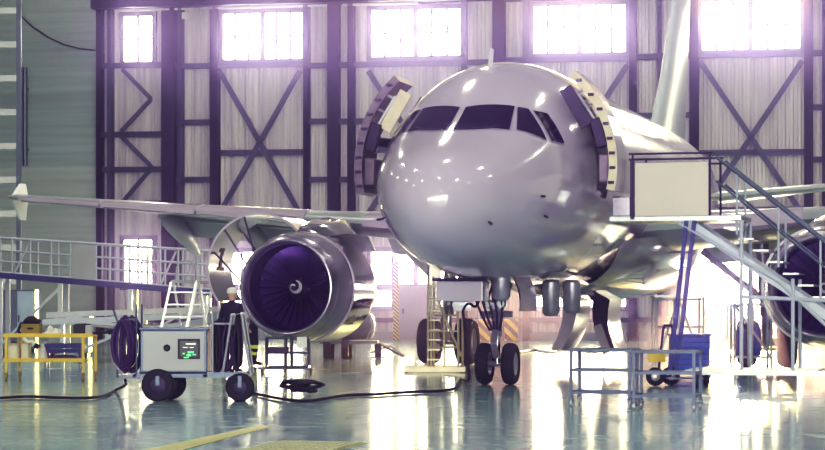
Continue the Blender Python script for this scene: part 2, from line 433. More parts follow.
def patch(quad, off, n=8):
    q=[Vector(p) for p in quad]; vs=[]
    for i in range(n+1):
        for j in range(n+1):
            a,b=i/n,j/n
            p=(q[0]*(1-a)+q[1]*a)*(1-b)+(q[3]*(1-a)+q[2]*a)*b
            loc,nor,_,_=BV.find_nearest(p)
            if nor.dot(loc-Vector((0,loc.y+1,3.9)))<0: nor=-nor
            vs.append(loc+nor*off)
    k=n+1
    return vs,[(i*k+j,i*k+j+1,(i+1)*k+j+1,(i+1)*k+j) for i in range(n) for j in range(n)]
def grow(q,g):
    c=sum((Vector(p) for p in q),Vector())/4
    return [Vector(p)+(Vector(p)-c).normalized()*g for p in q]
WINQ = [[(.05,2.45,4.89),(.82,2.86,4.93),(.90,2.10,4.46),(.06,1.52,4.42)],
        [(.87,2.88,4.92),(1.03,3.02,4.90),(1.40,2.755,4.32),(.99,2.25,4.47)],
        [(1.10,3.09,4.87),(1.29,3.39,4.84),(1.60,3.35,4.30),(1.455,2.90,4.32)]]
for sg in (1,-1):
    for q in WINQ:
        q=[(p[0]*sg,p[1],p[2]) for p in q]
        w=MB(); w.add(*patch(grow(q,-.005),.016),smooth=True)
        wo=w.build('cockpit_window','cockpit',PLANE)
        w=MB(); w.add(*patch(grow(q,.035),.008),smooth=True); w.build('window_seal','seal',wo)
    # wiper and probes
    w=MB(); pts=[]
    for t in range(5):
        p=Vector((sg*(.15+.13*t),1.56+.02*t*t*1.6,4.40)); loc,nor,_,_=BV.find_nearest(p); pts.append(loc+(nor if nor.z>0 else -nor)*.03)
    w.tube(pts,.014); w.build('wiper','darkp',PLANE)
for p in [(.85,.83,2.85),(-.75,1.4,3.1),(1.35,2.2,3.35),(1.45,2.5,3.0)]:
    loc,nor,_,_=BV.find_nearest(Vector(p))
    if nor.x*p[0]<0: nor=-nor
    w=MB().tube([loc-nor*.02,loc+nor*.07,loc+nor*.09+Vector((0,-.12,0))],.02); w.build('air_probe','darkp',PLANE)
w=MB().loft([[Vector((x,4.35+.32*k+yy,5.74+.1*k+z0)) for x,yy in ((-.02,0),(0,-.06),(.02,0),(.015,.18*(1-.5*k)+.05),(-.015,.18*(1-.5*k)+.05))] for k,z0 in ((0,0),(.6,.36))],0,caps=True); w.build('blade_antenna','white',PLANE)

def naca(c, th, n=14):
    pts=[]
    xs=[.5*(1-math.cos(PI*i/n)) for i in range(n+1)]
    f=lambda x:5*th*(.2969*math.sqrt(x)-.126*x-.3516*x*x+.2843*x**3-.1036*x**4)
    up=[(x*c,(f(x)+.02*math.sin(PI*x))*c) for x in xs]; lo=[(x*c,(-f(x)+.02*math.sin(PI*x))*c) for x in xs]
    return up+lo[-2:0:-1]
def wing_ring(l,s0,c,th,z,tw=0,vert=False):
    r=[]
    for x,h in naca(c,th):
        zz_=h-math.sin(rad(tw))*x
        r.append(Vector((h,s0+x,z)) if vert else Vector((l,s0+x,z+zz_)))
    return r
S0=11.1
def le(l): return S0+(l-1.98)*.52
def wz_(l): return 3.02+(l-1.98)*.088
for sg in (1,-1):
    secs=[(1.2,le(1.2),6.9,.145,2.95),(1.98,le(1.98),6.1,.145,3.02),(4.2,le(4.2),5.2,.125,wz_(4.2)),(6.4,le(6.4),4.1,.115,wz_(6.4)),(11,le(11),2.85,.11,wz_(11)),(16.6,le(16.6),1.6,.105,wz_(16.6)),(16.95,le(16.95)+.25,1.3,.09,wz_(16.95))]
    w=MB().loft([wing_ring(sg*a,b,c,d,e,2.5-.1*a) for a,b,c,d,e in secs],0,caps=True); wg=w.build('wing','wingp',PLANE)
    # slat leading edge strip
    w=MB()
    for a,b in ((2.6,4.9),(6.6,9.9),(10.0,13.2),(13.3,16.3)):
        R=[]
        for l in (a,b):
            c=5.9-(l-2)*.32; R.append([Vector((sg*l,le(l)-.05+x,wz_(l)+z)) for x,z in ((.62,.30*c/5.2),(.2,.2*c/5.2),(0,.03),(-.03,-.06),(.12,-.15*c/5.2),(.18,-.10),(.12,0),(.3,.19*c/5.2))])
        w.loft(R,0,caps=True)
    w.build('leading_edge_slat','skin',wg)
    # wing tip fence
    l=16.95; s=le(l)+.35; z=wz_(l)
    w=MB()
    for q in (1,-1):
        h=.42 if q>0 else .58
        w.loft([[Vector((sg*(l-.03+.1*k),s+.15+.75*k,z+q*h*k)),Vector((sg*(l+.03+.1*k),s+.15+.75*k,z+q*h*k)),Vector((sg*(l+.03+.1*k),s+1.15+.05*k,z+q*h*k)),Vector((sg*(l-.03+.1*k),s+1.15+.05*k,z+q*h*k))] for k in (0,1)],0,caps=True,smooth=False)
    w.build('tip_fence','white',PLANE)
    # flap track canoes
    for l,L_,dr in ((4.6,3.2,.55),(9.3,3.0,.62),(11.7,2.6,.5)):
        s=le(l)+ (5.9-(l-2)*.32)*.42; z=wz_(l)-.28; w=MB(); R=[]
        for t in [0,.05,.15,.3,.5,.7,.85,.95,1]:
            r=max(.015,.26*math.sin(PI*min(1,t*.93+.03))**.7); cz=z-.05-dr*t*t*1.5
            R.append([Vector((sg*l+.62*r*math.cos(2*PI*j/14),s+L_*t,cz+1.25*r*math.sin(2*PI*j/14))) for j in range(14)])
        w.loft(R,0,caps=True); w.build('flap_track_fairing','wingp',PLANE)
    # lowered flaps
    for a,b in ((2.3,5.6),(6.2,12.4)):
        R=[]
        for l in (a,b):
            c=4.6-(l-6)*.26 if l>6 else 6.1-(l-2)*.45
            e=le(l)+c; z=wz_(l)-.18
            R.append([Vector((sg*l,e-.7+x,z+y)) for x,y in ((0,.1),(.3,.08),(.95,-.42),(.9,-.46),(.3,-.08),(0,-.04))])
        w=MB().loft(R,0,caps=True,smooth=False); w.build('flap','wingp',wg)
    # tailplane
    R=[wing_ring(sg*l,s0,c,.10,z) for l,s0,c,z in ((.4,26.0,3.6,4.35),(1.2,26.5,3.3,4.43),(6.2,29.3,1.35,5.0))]
    w=MB().loft(R,0,caps=True); w.build('tailplane','wingp',PLANE)
R=[wing_ring(0,s0,c,.09,z,vert=True) for s0,c,z in ((21.6,7.6,5.7),(23.6,5.7,6.4),(25.2,4.7,7.8),(28.6,2.2,11.9))]
MB().loft(R,0,caps=True).build('tail_fin','wingp',PLANE)
# belly fairing
R=[]
for s in (9.3,9.8,10.6,12,14,16,18,19.2,20):
    k=math.sin(PI*min(1,max(0,(s-9.2)/10.9)))**.45
    ring=[]
    for j in range(28):
        a=PI+PI*j/27; w_=1.35+.95*k; ring.append(Vector((w_*math.cos(a), s, 2.95-.25*(1-k)+(1.0+.42*k)*math.sin(a))))
    R.append(ring)
MB().loft(R,0,closed=False).build('belly_fairing','skin_lo',PLANE)

# passenger doors swung forward
def pax_door(sg, s0=3.95, s1=4.85, off=.46, nm='passenger_door'):
    mb=MB(); R=[]; Ri=[]; zs=[3.50+ i*(5.66-3.50)/16 for i in range(17)]
    def xo(z): 
        q=(z-3.975)/2.125; return 1.975*math.sqrt(max(0,1-q*q))+off
    for z in zs: 
        q=(z-3.975)/2.125; n=Vector((math.sqrt(max(.05,1-q*q)),0,q*.93)).normalized()
        R.append((xo(z),z)); Ri.append((xo(z)-n.x*.15,z-n.z*.15))
    def col_(s): return [Vector((sg*x,s,z)) for x,z in R]
    def coli(s): return [Vector((sg*x,s,z)) for x,z in Ri]
    mb.loft([col_(s0),col_(s1)],0,closed=False)
    mb.loft([coli(s0),coli(s1)],1,closed=False)
    for s in (s0,s1): mb.loft([col_(s),coli(s)],2 if sg>0 and s==s0 else 1,closed=False,smooth=False)
    mb.add([col_(s0)[-1],col_(s1)[-1],coli(s1)[-1],coli(s0)[-1]],[(0,1,2,3)],2); mb.add([col_(s0)[0],col_(s1)[0],coli(s1)[0],coli(s0)[0]],[(0,1,2,3)],1)
    d=mb.build(nm,['skin','rib','cream'],PLANE)
    # stops along the front edge
    for i in range(1,16,2):
        (x0,z0),(x1,z1)=R[i],Ri[i]; MB().box((sg*(x0*.45+x1*.55),s0-.02,(z0+z1)/2),(.10,.05,.05),0).build('door_stop','darkp',d)
    # inner lining, slide pack, mechanism
    k=MB()
    for a,b in ((1,5),): 
        x=sum(Ri[i][0] for i in range(a,b))/(b-a); z=(Ri[a][1]+Ri[b][1])/2; k.box((sg*(x-.10),(s0+s1)/2,z),(.2,.74,Ri[b][1]-Ri[a][1]),0)
    k.build('slide_pack','rib',d,bevel=.03)
    k=MB().bar((sg*(Ri[6][0]-.1),s0+.1,Ri[6][1]),(sg*(Ri[10][0]-.1),s0+.1,Ri[10][1]),.16,.2,0)
    k.build('lining_panel','darkp',d,bevel=.02)
    k=MB().bar((sg*(Ri[10][0]-.24),s0+.12,Ri[10][1]-.12),(sg*(Ri[14][0]-.34),s0+.12,Ri[14][1]+.06),.24,.06,0,up=(0,1,0))
    k.build('header_panel','cream' if sg<0 else 'darkp',d,bevel=.01)
    k=MB()
    for i in (7,9,12,14): k.tube([(sg*(Ri[i][0]-.01),s0+.05,Ri[i][1]),(sg*(Ri[i][0]-.18),s0+.18,Ri[i][1]-.08),(sg*(Ri[i-1][0]-.12),s0+.35,Ri[i-1][1])],.028)
    k.tube([(sg*(Ri[7][0]-.1),s0+.12,Ri[7][1]-.1),(sg*(Ri[10][0]-.12),s0+.12,Ri[10][1]),(sg*(Ri[14][0]-.14),s0+.12,Ri[14][1])],.03); k.build('latch_mechanism','hub',d)
    # hinge arm back to the doorway
    k=MB().tube([(sg*(xo(4.55)-.15),s0+.5,4.5),(sg*(xo(4.55)-.3),s1+.1,4.5),(sg*(xo(4.55)-off-.1),s1+.35,4.5)],.09)
    k.build('hinge_arm','darkp',d)
    # dark sheet on the skin, coloured for the shade inside the open doorway
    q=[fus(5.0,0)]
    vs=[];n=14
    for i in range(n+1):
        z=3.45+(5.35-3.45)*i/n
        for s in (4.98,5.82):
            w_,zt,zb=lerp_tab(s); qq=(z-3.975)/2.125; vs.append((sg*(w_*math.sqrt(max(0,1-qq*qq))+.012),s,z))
    k=MB().add(vs,[(2*i,2*i+1,2*i+3,2*i+2) for i in range(n)]); k.build('doorway_shade','darkp',PLANE)
pax_door(1); pax_door(-1)

# nose landing gear
def wheel(parent, x, s, z, r, w, nm='wheel'):
    k=MB(); h=w/2
    k.lathe([(r*.55,-h*.8),(r*.62,-h),(r*.88,-h),(r*.97,-h*.7),(r,-h*.3),(r,h*.3),(r*.97,h*.7),(r*.88,h),(r*.62,h),(r*.55,h*.8)],32,0,axis='x',o=(x,s,z))
    k.lathe([(.001,-h*.55),(r*.2,-h*.6),(r*.25,-h*.4),(r*.45,-h*.45),(r*.56,-h*.85)],32,1,axis='x',o=(x,s,z))
    k.lathe([(.001,h*.55),(r*.2,h*.6),(r*.25,h*.4),(r*.45,h*.45),(r*.56,h*.85)],32,1,axis='x',o=(x,s,z))
    return k.build(nm,['tyre','hub'],parent)
g=MB(); s=5.07; z=.385
g.tube([(0,s,z),(0,s-.02,1.0)],.055,1,12); g.tube([(0,s-.02,.9),(0,s-.12,2.15)],.095,0,14); g.tube([(-.2,s,z),(.2,s,z)],.05,0)
g.tube([(0,s-.06,1.05),(0,s-.25,1.25)],.04); g.bar((0,s-.1,.5),(0,s-.33,.78),.12,.05); g.bar((0,s-.33,.78),(0,s-.12,1.05),.12,.05)
g.tube([(.05,s-.05,1.35),(.12,s+1.0,2.1)],.045); g.tube([(-.05,s-.05,1.35),(-.12,s+1.0,2.1)],.045)
g.box((0,s-.13,1.45),(.34,.14,.12)); g.tube([(-.3,s-.08,1.3),(.3,s-.08,1.3)],.06,0)
for q in (-.13,.13): g.lathe([(.001,-.05),(.075,-.05),(.08,.06)],14,1,o=(q,s-.26,1.5))
NG=g.build('nose_landing_gear',['gear','hyd'],PLANE)
for q in (-.245,.245): wheel(NG,q,s,z,.385,.225)
k=MB()
for a in range(5):
    x=-.22+a*.09; k.tube([(x,s-.15,1.9),(x*1.4-.05,s-.3,1.6),(x*1.1,s-.28,1.3),(x*.5,s-.15,1.0)],.022)
k.build('hydraulic_line','hosep',NG)
for sg in (1,-1):
    k=MB(); R=[]
    for t in range(7):
        u=t/6; R.append([Vector((sg*(.52+.34*u-.22*u*u),ss,1.98-.62*u)) for ss in (4.15,5.5)])
    k.loft(R,0,closed=False); R=[[p-Vector((sg*.03,0,0)) for p in r] for r in R]; k.loft(R,0,closed=False)
    k.build('nose_gear_door','skin',PLANE)
k=MB().box((-.33,3.75,1.72),(.85,.5,.36),0); k.box((-.33,3.5,1.93),(1.0,.1,.06),1); k.build('nose_bay_panel',['skin','darkp'],PLANE,bevel=.02)
for x,ss,zt,zb in ((.32,4.0,2.0,1.55),(.75,6.3,1.9,1.25),(.98,7.2,1.9,1.3)):
    k=MB().lathe([(.001,zb),(.12,zb+.01),(.17,zb+.08),(.17,zt),(.1,zt+.05)],14,0,axis='z',o=(x,ss,0)); k.build('equipment_pod','gear',PLANE)
# main gear, its wheels and the belly doors
for sg in (1,-1):
    g=MB(); x=sg*3.8; s=16.1; z=.56
    g.tube([(x,s,z),(x,s,1.3)],.09,1,12); g.tube([(x,s,1.2),(x-sg*.1,s-.1,2.85)],.15,0,14); g.tube([(x-.3,s,z),(x+.3,s,z)],.08)
    g.tube([(x,s,1.5),(x-sg*1.5,s,2.7)],.08); g.bar((x,s-.15,.6),(x,s-.45,.95),.16,.07); g.bar((x,s-.45,.95),(x,s-.15,1.4),.16,.07)
    mg=g.build('main_landing_gear',['gear','hyd'],PLANE)
    for q in (-.46,.46): wheel(mg,x+q,s,z,.56,.40)
    g=MB().bar((x+sg*.35,s,1.1),(x+sg*.35,s,2.85),.06,1.1,0,up=(0,1,0)); g.build('leg_door','skin_lo',mg)
    # big centre doors hang down from the keel, curved like the belly
    R=[];Q=[]; xc=-.06 if sg>0 else -.80
    for t in range(11):
        u=t/10; xx=xc+(.02-.12*math.sin(u*2.2)+.34*u*u)*(1 if sg>0 else -1.0); wd=.42-.16*u if sg>0 else .36-.1*u
        R.append([Vector((xx,ss,1.72-1.42*u+.25*abs(ss-15.9)*u*.5)) for ss in (15.0,15.4,16.2,16.7)])
        Q.append([p+Vector((wd,0,.0)) for p in R[-1]])
    k=MB().loft(R,0,closed=False).loft(Q,1,closed=False); k.loft([[r[0] for r in R],[r[0] for r in Q]],0,closed=False,smooth=False); k.loft([[r[-1] for r in R],[r[-1] for r in Q]],1,closed=False,smooth=False); k.loft([R[-1],Q[-1]],1,closed=False,smooth=False)
    gd=k.build('main_gear_door',['darkp' if sg>0 else 'skin','skin'],PLANE)
    if sg>0: MB().bar((xc+.10,14.96,.98),(xc+.34,14.96,.34),.20,.06,0,up=(0,1,0)).build('door_actuator','skin',gd,bevel=.01)
# engines
def engine(sg, bL, bR):
    ex,es,ez = (5.56 if sg>0 else -5.75), 9.75, 1.83
    E=MB()
    E.lathe([(1.115,.24),(1.17,.45),(1.205,.7),(1.215,.9)],64,0)
    E.lathe([(1.215,.9),(1.0,.92),(1.0,2.3),(1.2,2.32)],64,1)
    E.lathe([(1.2,2.32),(1.16,2.8),(1.05,3.3),(.93,3.7),(.88,3.7),(.9,3.3)],64,0)
    E.lathe([(.88,3.5),(.62,3.6),(.55,4.2),(.42,4.7),(.36,4.7),(.34,4.2),(.22,4.6),(.02,5.1)],40,1)
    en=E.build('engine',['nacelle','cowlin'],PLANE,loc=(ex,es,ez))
    k=MB(); prof=[(1.115,.24),(1.085,.12),(1.05,.045),(1.03,.008),(1.005,.0),(.975,.02),(.952,.08),(.936,.18),(.93,.3)]; k.lathe(prof,64); k.build('inlet_lip','lip',en)
    k=MB().lathe([(.93,.3),(.925,.5),(.928,.95),(.928,1.6)],64); k.build('inlet_duct','duct',en)
    k=MB(); nb=30
    for i in range(nb):
        X=Matrix.Rotation(2*PI*i/nb,4,'Y'); R=[]
        for t in range(7):
            u=t/6; r=.26+.655*u; ch=.045+.055*u; tw=rad(28+32*u); dy=.93+.03*math.sin(u*3)
            R.append([Vector((-ch*math.sin(tw)+.02*q, dy-ch*math.cos(tw)*.6, r)) for q in (0,)]+[Vector((.5*ch*0+.012,dy+.01,r)),Vector((ch*math.sin(tw),dy+ch*math.cos(tw)*.6,r)),Vector((-.008,dy-.004,r))])
        k.loft(R,0,caps=True,X=X)
    k.lathe([(.925,1.15),(.2,1.15)],48,1); k.build('fan',['blade','black'],en)
    k=MB(); prof=[(.001,.50),(.05,.52),(.11,.60),(.18,.72),(.24,.86),(.27,.98)]; k.lathe(prof,32)
    # white spiral on the spinner cone
    pr=[];t0=None
    def sp(r):
        for (r0,y0),(r1,y1) in zip(prof,prof[1:]):
            if r<=r1: return y0+(y1-y0)*(r-r0)/(r1-r0)
        return .98
    A=[];B=[]
    for i in range(40):
        u=i/39; a=u*2*PI*1.15+.6; r=.045+.105*u; hw=.012+.022*math.sin(PI*u)
        A.append(Vector(((r-hw)*math.cos(a),sp(r-hw)-.012,(r-hw)*math.sin(a)))); B.append(Vector(((r+hw)*math.cos(a),sp(r+hw)-.012,(r+hw)*math.sin(a))))
    k.loft([A,B],1,closed=False); k.build('spinner',['spin','white'],en)
    # fan cowls hinged along the pylon
    for side,beta in ((-1,bL),(1,bR)):
        k=MB(); n=26; rows=[]
        for R0 in (1.225,1.175):
            rr=[]
            for i in range(n+1):
                a=PI/2-PI*.97*i/n-.03; rr.append((R0*math.cos(a),R0*math.sin(a)))
            rows.append(rr)
        def tr(p,t):
            x,z=p; z-=1.2; c,q=math.cos(beta),math.sin(beta)
            x2=x*c-z*q; z2=x*q+z*c
            return Vector((side*x2,t,z2+1.2))
        tv=(.88,1.3,1.8,2.34)
        out=[[tr(p,t) for t in tv] for p in rows[0]]; inn=[[tr(p,t) for t in tv] for p in rows[1]]
        k.loft(out,0,closed=False); k.loft(inn,1,closed=False)
        for e in (0,-1): k.loft([[r[e] for r in out],[r[e] for r in inn]],2,closed=False,smooth=False)
        k.loft([out[-1],inn[-1]],2,closed=False,smooth=False)
        if beta>.5:
            # numeral 1 on the lining
            def onin(i,t): 
                j=int(i); f=i-j; p=[rows[1][j][q]*(1-f)+rows[1][min(n,j+1)][q]*f for q in (0,1)]; p=[p[0]*.992,p[1]*.992]; return tr(p,t)
            for (i0,i1,t0,t1) in ((17.2,20.6,1.52,1.66),(17.2,17.9,1.36,1.52),(20.3,20.9,1.36,1.82)):
                k.add([onin(i0,t0),onin(i0,t1),onin((i0+i1)/2,t1),onin((i0+i1)/2,t0),onin(i1,t1),onin(i1,t0)],[(0,1,2,3),(3,2,4,5)],3)
        if sg<0 and side>0:
            def onout(i,t):
                j=int(i); f=i-j; p=[(rows[0][j][q]*(1-f)+rows[0][min(n,j+1)][q]*f)*1.006 for q in (0,1)]; return tr(p,t)
            A=[];B=[]
            for q in range(21):
                a=q/20*2*PI; A.append(onout(19.0+.75*math.sin(a),1.06+.10*math.cos(a))); B.append(onout(19.0+.38*math.sin(a),1.06+.05*math.cos(a)))
            k.loft([A,B],4,closed=False,smooth=False)
            for t0,t1,i0,i1 in ((1.22,1.30,18.0,19.5),(1.34,1.42,18.4,19.4),(1.46,1.50,17.7,19.3),(1.54,1.66,18.3,19.2),(1.2,1.68,19.5,19.75)):
                k.add([onout(i0,t0),onout(i0,t1),onout(i1,t1),onout(i1,t0)],[(0,1,2,3)],4)
        k.build('fan_cowl',['chrome' if side>0 else 'skin','cowlin','skin','black','cream'],en)
        if beta>.5:
            k=MB()
            for i,t,zc in ((10,1.0,.5),(14,1.05,.1),(18,1.1,-.3),(14,2.2,.2)):
                k.tube([tr(rows[1][i],t),Vector((side*1.0,t,zc))] ,.022)
            k.build('hold_open_rod','darkp',en)
    # accessories on the fan case
    k=MB()
    for i in range(26):
        a=random.uniform(-.6,1.0)if sg<0 else random.uniform(0,2*PI); t=random.uniform(1.05,2.2); r=1.03
        k.tube([(r*math.cos(a),t,r*math.sin(a)),(r*1.04*math.cos(a+.15),t+.1,r*1.04*math.sin(a+.15)),(r*math.cos(a+.3),t+.02,r*math.sin(a+.3))],.03)
    k.build('pipework','darkp',en)
    # pylon
    k=MB(); R=[]
    for t,w,z0,z1 in ((1.0,.05,1.1,1.28),(1.8,.22,.95,1.5),(3.0,.26,.8,1.62),(4.2,.24,.7,1.55),(5.4,.16,.9,1.35)):
        R.append([Vector((-w,t,z0)),Vector((w,t,z0)),Vector((w,t,z1-.08)),Vector((0,t,z1)),Vector((-w,t,z1-.08))])
    k.loft(R,0,caps=True); k.build('pylon','skin',en)
    k=MB(); R=[]
    for t,w,z0 in ((.95,.05,1.2),(1.4,.5,1.28),(2.2,.85,1.36),(2.9,.7,1.46)):
        R.append([Vector((-w*.7,t,z0-.12)),Vector((-w*.4,t,z0+.06)),Vector((0,t,z0+.12)),Vector((w*.6,t,z0+.08)),Vector((w,t,z0-.14))])
    k.loft(R,0,closed=False); k.build('pylon_cover','chrome',en)
    return en
engine(-1, rad(50), rad(3)); engine(1, rad(4), rad(4))

# ------------------------------------------------------------------ ground equipment
def hose(name, label, pts, r=.03, mat='hose', cat='hose', group=None, n=8, sub=6, **k):
    """smooth round hose through the given points"""
    P=[Vector(p) for p in pts]; out=[]
    for i in range(len(P)-1):
        a=P[max(0,i-1)];b=P[i];c=P[i+1];d=P[min(len(P)-1,i+2)]
        for t in range(sub):
            u=t/sub; out.append(.5*((2*b)+(c-a)*u+(2*a-5*b+4*c-d)*u*u+(3*b-a-3*c+d)*u**3))
    out.append(P[-1])
    o=MB().tube(out,r,0,n).build(name,mat,k.get('parent'))
    if label: tag(o,label,cat,group)
    return o
def caster(parent, x, y, r=.06, name='caster', mat='tyre', h=None, w=.04):
    k=MB(); k.lathe([(.001,-w/2),(r*.9,-w/2),(r,-w*.3),(r,w*.3),(r*.9,w/2),(.001,w/2)],16,0,axis='x',o=(x,y,r))
    h=h or r*2.4
    for q in (-1,1): k.bar((x+q*w*.75,y,r),(x+q*w*.75,y+.02,h),.012,.04,1)
    k.box((x,y+.02,h),(w*1.9,.07,.015),1)
    return k.build(name,[mat,'greysteel'],parent)

# --- wheeled test cart with a read-out panel
Yc=32.4
cx=lambda u:gx(u,Yc)
TC=empty('test_cart','pale wheeled test cart with a small green read-out screen, hose racks on both ends','cart',(cx(175),Yc,0))
ox=cx(175)
b=MB().span((cx(140)-ox,0,.45),(cx(207)-ox,.75,1.11)); b.build('cabinet','greysteel',TC,bevel=.015)
b=MB().span((cx(139)-ox,-.02,1.11),(cx(209)-ox,.77,1.14)); b.build('cabinet_top','greysteel',TC,bevel=.005)
b=MB().span((cx(143)-ox,-.012,.48),(cx(204)-ox,0,1.08)); fp=b.build('front_panel','cart',TC,bevel=.004)
b=MB().span((cx(178)-ox,-.03,.66),(cx(200)-ox,-.012,.97)); b.span((cx(180)-ox,-.034,.69),(cx(198)-ox,-.03,.94),1); sc_=b.build('display',['black','screen'],fp)
def cells(name,mat,rects):
    k=MB()
    for (u0,v0,u1,v1) in rects: k.span((cx(u0)-ox,-.037,zz(v1,Yc)),(cx(u1)-ox,-.034,zz(v0,Yc)))
    k.build(name,mat,fp)
cells('screen_heading','swhite',[(186,343.2,196,344.6),(183,347,188,347.8),(190,347,194,347.8)])
cells('screen_trace','green',[(183,353,185,354),(188,351.5,194,353),(187,354,191,356),(193,354,196,355),(184,357,189,358)])
k=MB().lathe([(.001,-.06),(.035,-.06),(.04,-.03),(.055,-.012)],16,0,axis='y',o=(cx(167)-ox,0,.83)); k.bar((cx(166)-ox,-.06,.85),(cx(169)-ox,-.06,.81),.02,.02); k.build('selector_knob','black',fp)
b=MB()
for y in (.05,.70): b.span((cx(133)-ox,y-.03,.37),(cx(248)-ox,y+.03,.43))
for u in (134,150,205,247): b.span((cx(u)-ox-.03,.02,.38),(cx(u)-ox+.03,.73,.42))
b.span((cx(207)-ox,.02,.43),(cx(246)-ox,.73,.45)); b.span((cx(117)-ox,.05,.36),(cx(140)-ox,.7,.39)); b.build('chassis','greysteel',TC)
for u,y,r in ((158,.02,.255),(165,.70,.255),(240,.02,.22),(236,.7,.22)):
    x=cx(u)-ox; k=MB(); w=.12
    k.lathe([(r*.5,-w/2),(r*.9,-w/2),(r,-w*.25),(r,w*.25),(r*.9,w/2),(r*.5,w/2)],28,0,axis='y',o=(x,y,r)); k.lathe([(.001,-w*.42),(.05,-w*.45),(r*.5,-w*.3)],24,1,axis='y',o=(x,y,r))
    k.bar((x,y-.08,r),(x,y-.08,.40),.06,.02,2); k.bar((x,y+.08,r),(x,y+.08,.40),.06,.02,2); k.build('cart_wheel',['tyre','darkp','greysteel'],TC)
# racks on both ends
b=MB()
for x,y in ((cx(136)-ox,.05),(cx(136)-ox,.70)): b.tube([(x,y,.4),(x,y,1.50)],.016)
b.tube([(cx(136)-ox,.05,1.28),(cx(117)-ox,.05,1.24),(cx(113)-ox,.05,1.42)],.02); b.tube([(cx(117)-ox,.05,.37),(cx(117)-ox,.05,.5)],.02); b.build('hose_rack','greysteel',TC)
b=MB()
for u0,u1,y in ((212,212,.06),(213,213,.68)): b.tube([(cx(u0)-ox,y,.42),(cx(u1)-ox,y,1.35)],.02)
for y in (.1,.66): b.tube([(cx(222)-ox,y,.42),(cx(231)-ox,y,1.34),(cx(241)-ox,y,1.36),(cx(250)-ox,y,.42)],.022)
b.tube([(cx(231)-ox,.1,1.34),(cx(231)-ox,.66,1.34)],.02); b.tube([(cx(241)-ox,.1,1.36),(cx(241)-ox,.66,1.36)],.02); b.tube([(cx(212)-ox,.06,1.2),(cx(231)-ox,.1,1.2)],.018); b.build('handle_frame','alu',TC)
def coil(u,y,z0,z1,wd,n,mat,tilt,lab,grp):
    k=MB(); pts=[]; x=cx(u)
    for i in range(n*16+1):
        a=i/16*2*PI; f=i/(n*16)
        pts.append((x+wd*math.sin(a)*(.5+.25*math.sin(f*9))+tilt*(f-.5), Yc+y+.5*(f-.5)*.5, (z0+z1)/2+(z1-z0)/2*math.cos(a)*(1-.14*math.sin(f*11+u))))
    return tag(k.tube(pts,.028,0,7).build('coiled_hose',mat),lab,'hose',grp)
coil(126,.1,.50,1.27,.22,9,'hosep',.16,'thick dark purple coiled hose hung on the end rack of the test cart','hoses on the test cart')
coil(217,.25,.50,1.24,.09,4,'hose',.05,'black looped hose hanging next to the cabinet of the test cart','hoses on the test cart')
coil(228,.28,.50,1.15,.12,4,'hosep',.06,'dark looped hose hanging inside the sloped handle frame of the test cart','hoses on the test cart')
coil(236,.30,.52,1.22,.07,3,'hose',.04,'black looped hose at the outer end of the test cart handle frame','hoses on the test cart')

def gp(u,v,z=.03):
    Y=F*(EYE-z)/(v-VH); return (gx(u,Y),Y,z)
hose('power_cable','black cable curving from the test cart rack to the floor edge',[(cx(123.5),Yc+.2,.33),(cx(124),Yc+.1,.25),gp(116,390),gp(104,395.5),gp(85,398),gp(55,397.5),gp(25,396.5),gp(-15,399)],.022,cat='cable')
hose('power_cable','long black cable over the floor from the cart wheel up to the nose gear',[gp(246,391),gp(262,395),gp(280,398.5),gp(302,401),gp(322,399),gp(345,395.5),gp(370,394.5),gp(395,393),gp(420,391.5),gp(440,391),gp(455,388),gp(461,380),(1.02,37.9,.14),(.98,37.9,.55),(.93,37.95,1.2),(.92,38.0,1.38),(1.02,38.1,1.50),(1.14,38.3,1.44),(1.22,38.5,1.55)],.024,cat='cable')
# heap of cable
pts=[]
c0=Vector(gp(302,394))
for i in range(90):
    a=i*.62; r=.15+.06*math.sin(i*.37); pts.append(c0+Vector((r*1.25*math.cos(a)+.1*math.sin(i*.2),r*1.6*math.sin(a),.03+.0016*i+.03*(1+math.sin(i*1.3)))))
tag(MB().tube(pts,.026,0,7).build('cable_coil','hose'),'tangled black cable heap lying on the open floor','cable')

# --- yellow two-deck tool trolley and what it carries
Yy=40.6; y0=lambda u:gx(u,Yy)
YT=empty('tool_trolley','yellow two-deck tool trolley on small castors near the test cart','trolley',(y0(50),Yy,0)); ox=y0(50)
for nm,z in (('top_deck',.88),('lower_deck',.40)):
    k=MB().span((y0(3)-ox,0,z-.03),(y0(84 if nm=='lower_deck' else 93)-ox,.62,z)); k.span((y0(3)-ox,-.01,z-.04),(y0(84 if nm=='lower_deck' else 93)-ox,.0,z+.035)); k.build(nm,'yellow',YT)
for u,y in ((6,.02),(14,.6),(83,.02),(91,.6)):
    k=MB().span((y0(u)-ox-.025,y-.02,.16),(y0(u)-ox+.025,y+.02,.88)); k.build('leg','yellow',YT); caster(YT,y0(u)-ox,y,.07,mat='yellowd')
def onY(u0,u1,z,y=.1,d=.3): return y0((u0+u1)/2),Yy+y+d/2,z
def item(name,label,cat,fn,mats,loc,group=None,bevel=0,rotz=None):
    mb=MB(); fn(mb); o=mb.build(name,mats,None,loc,rotz,bevel=bevel); tag(o,label,cat,group); return o
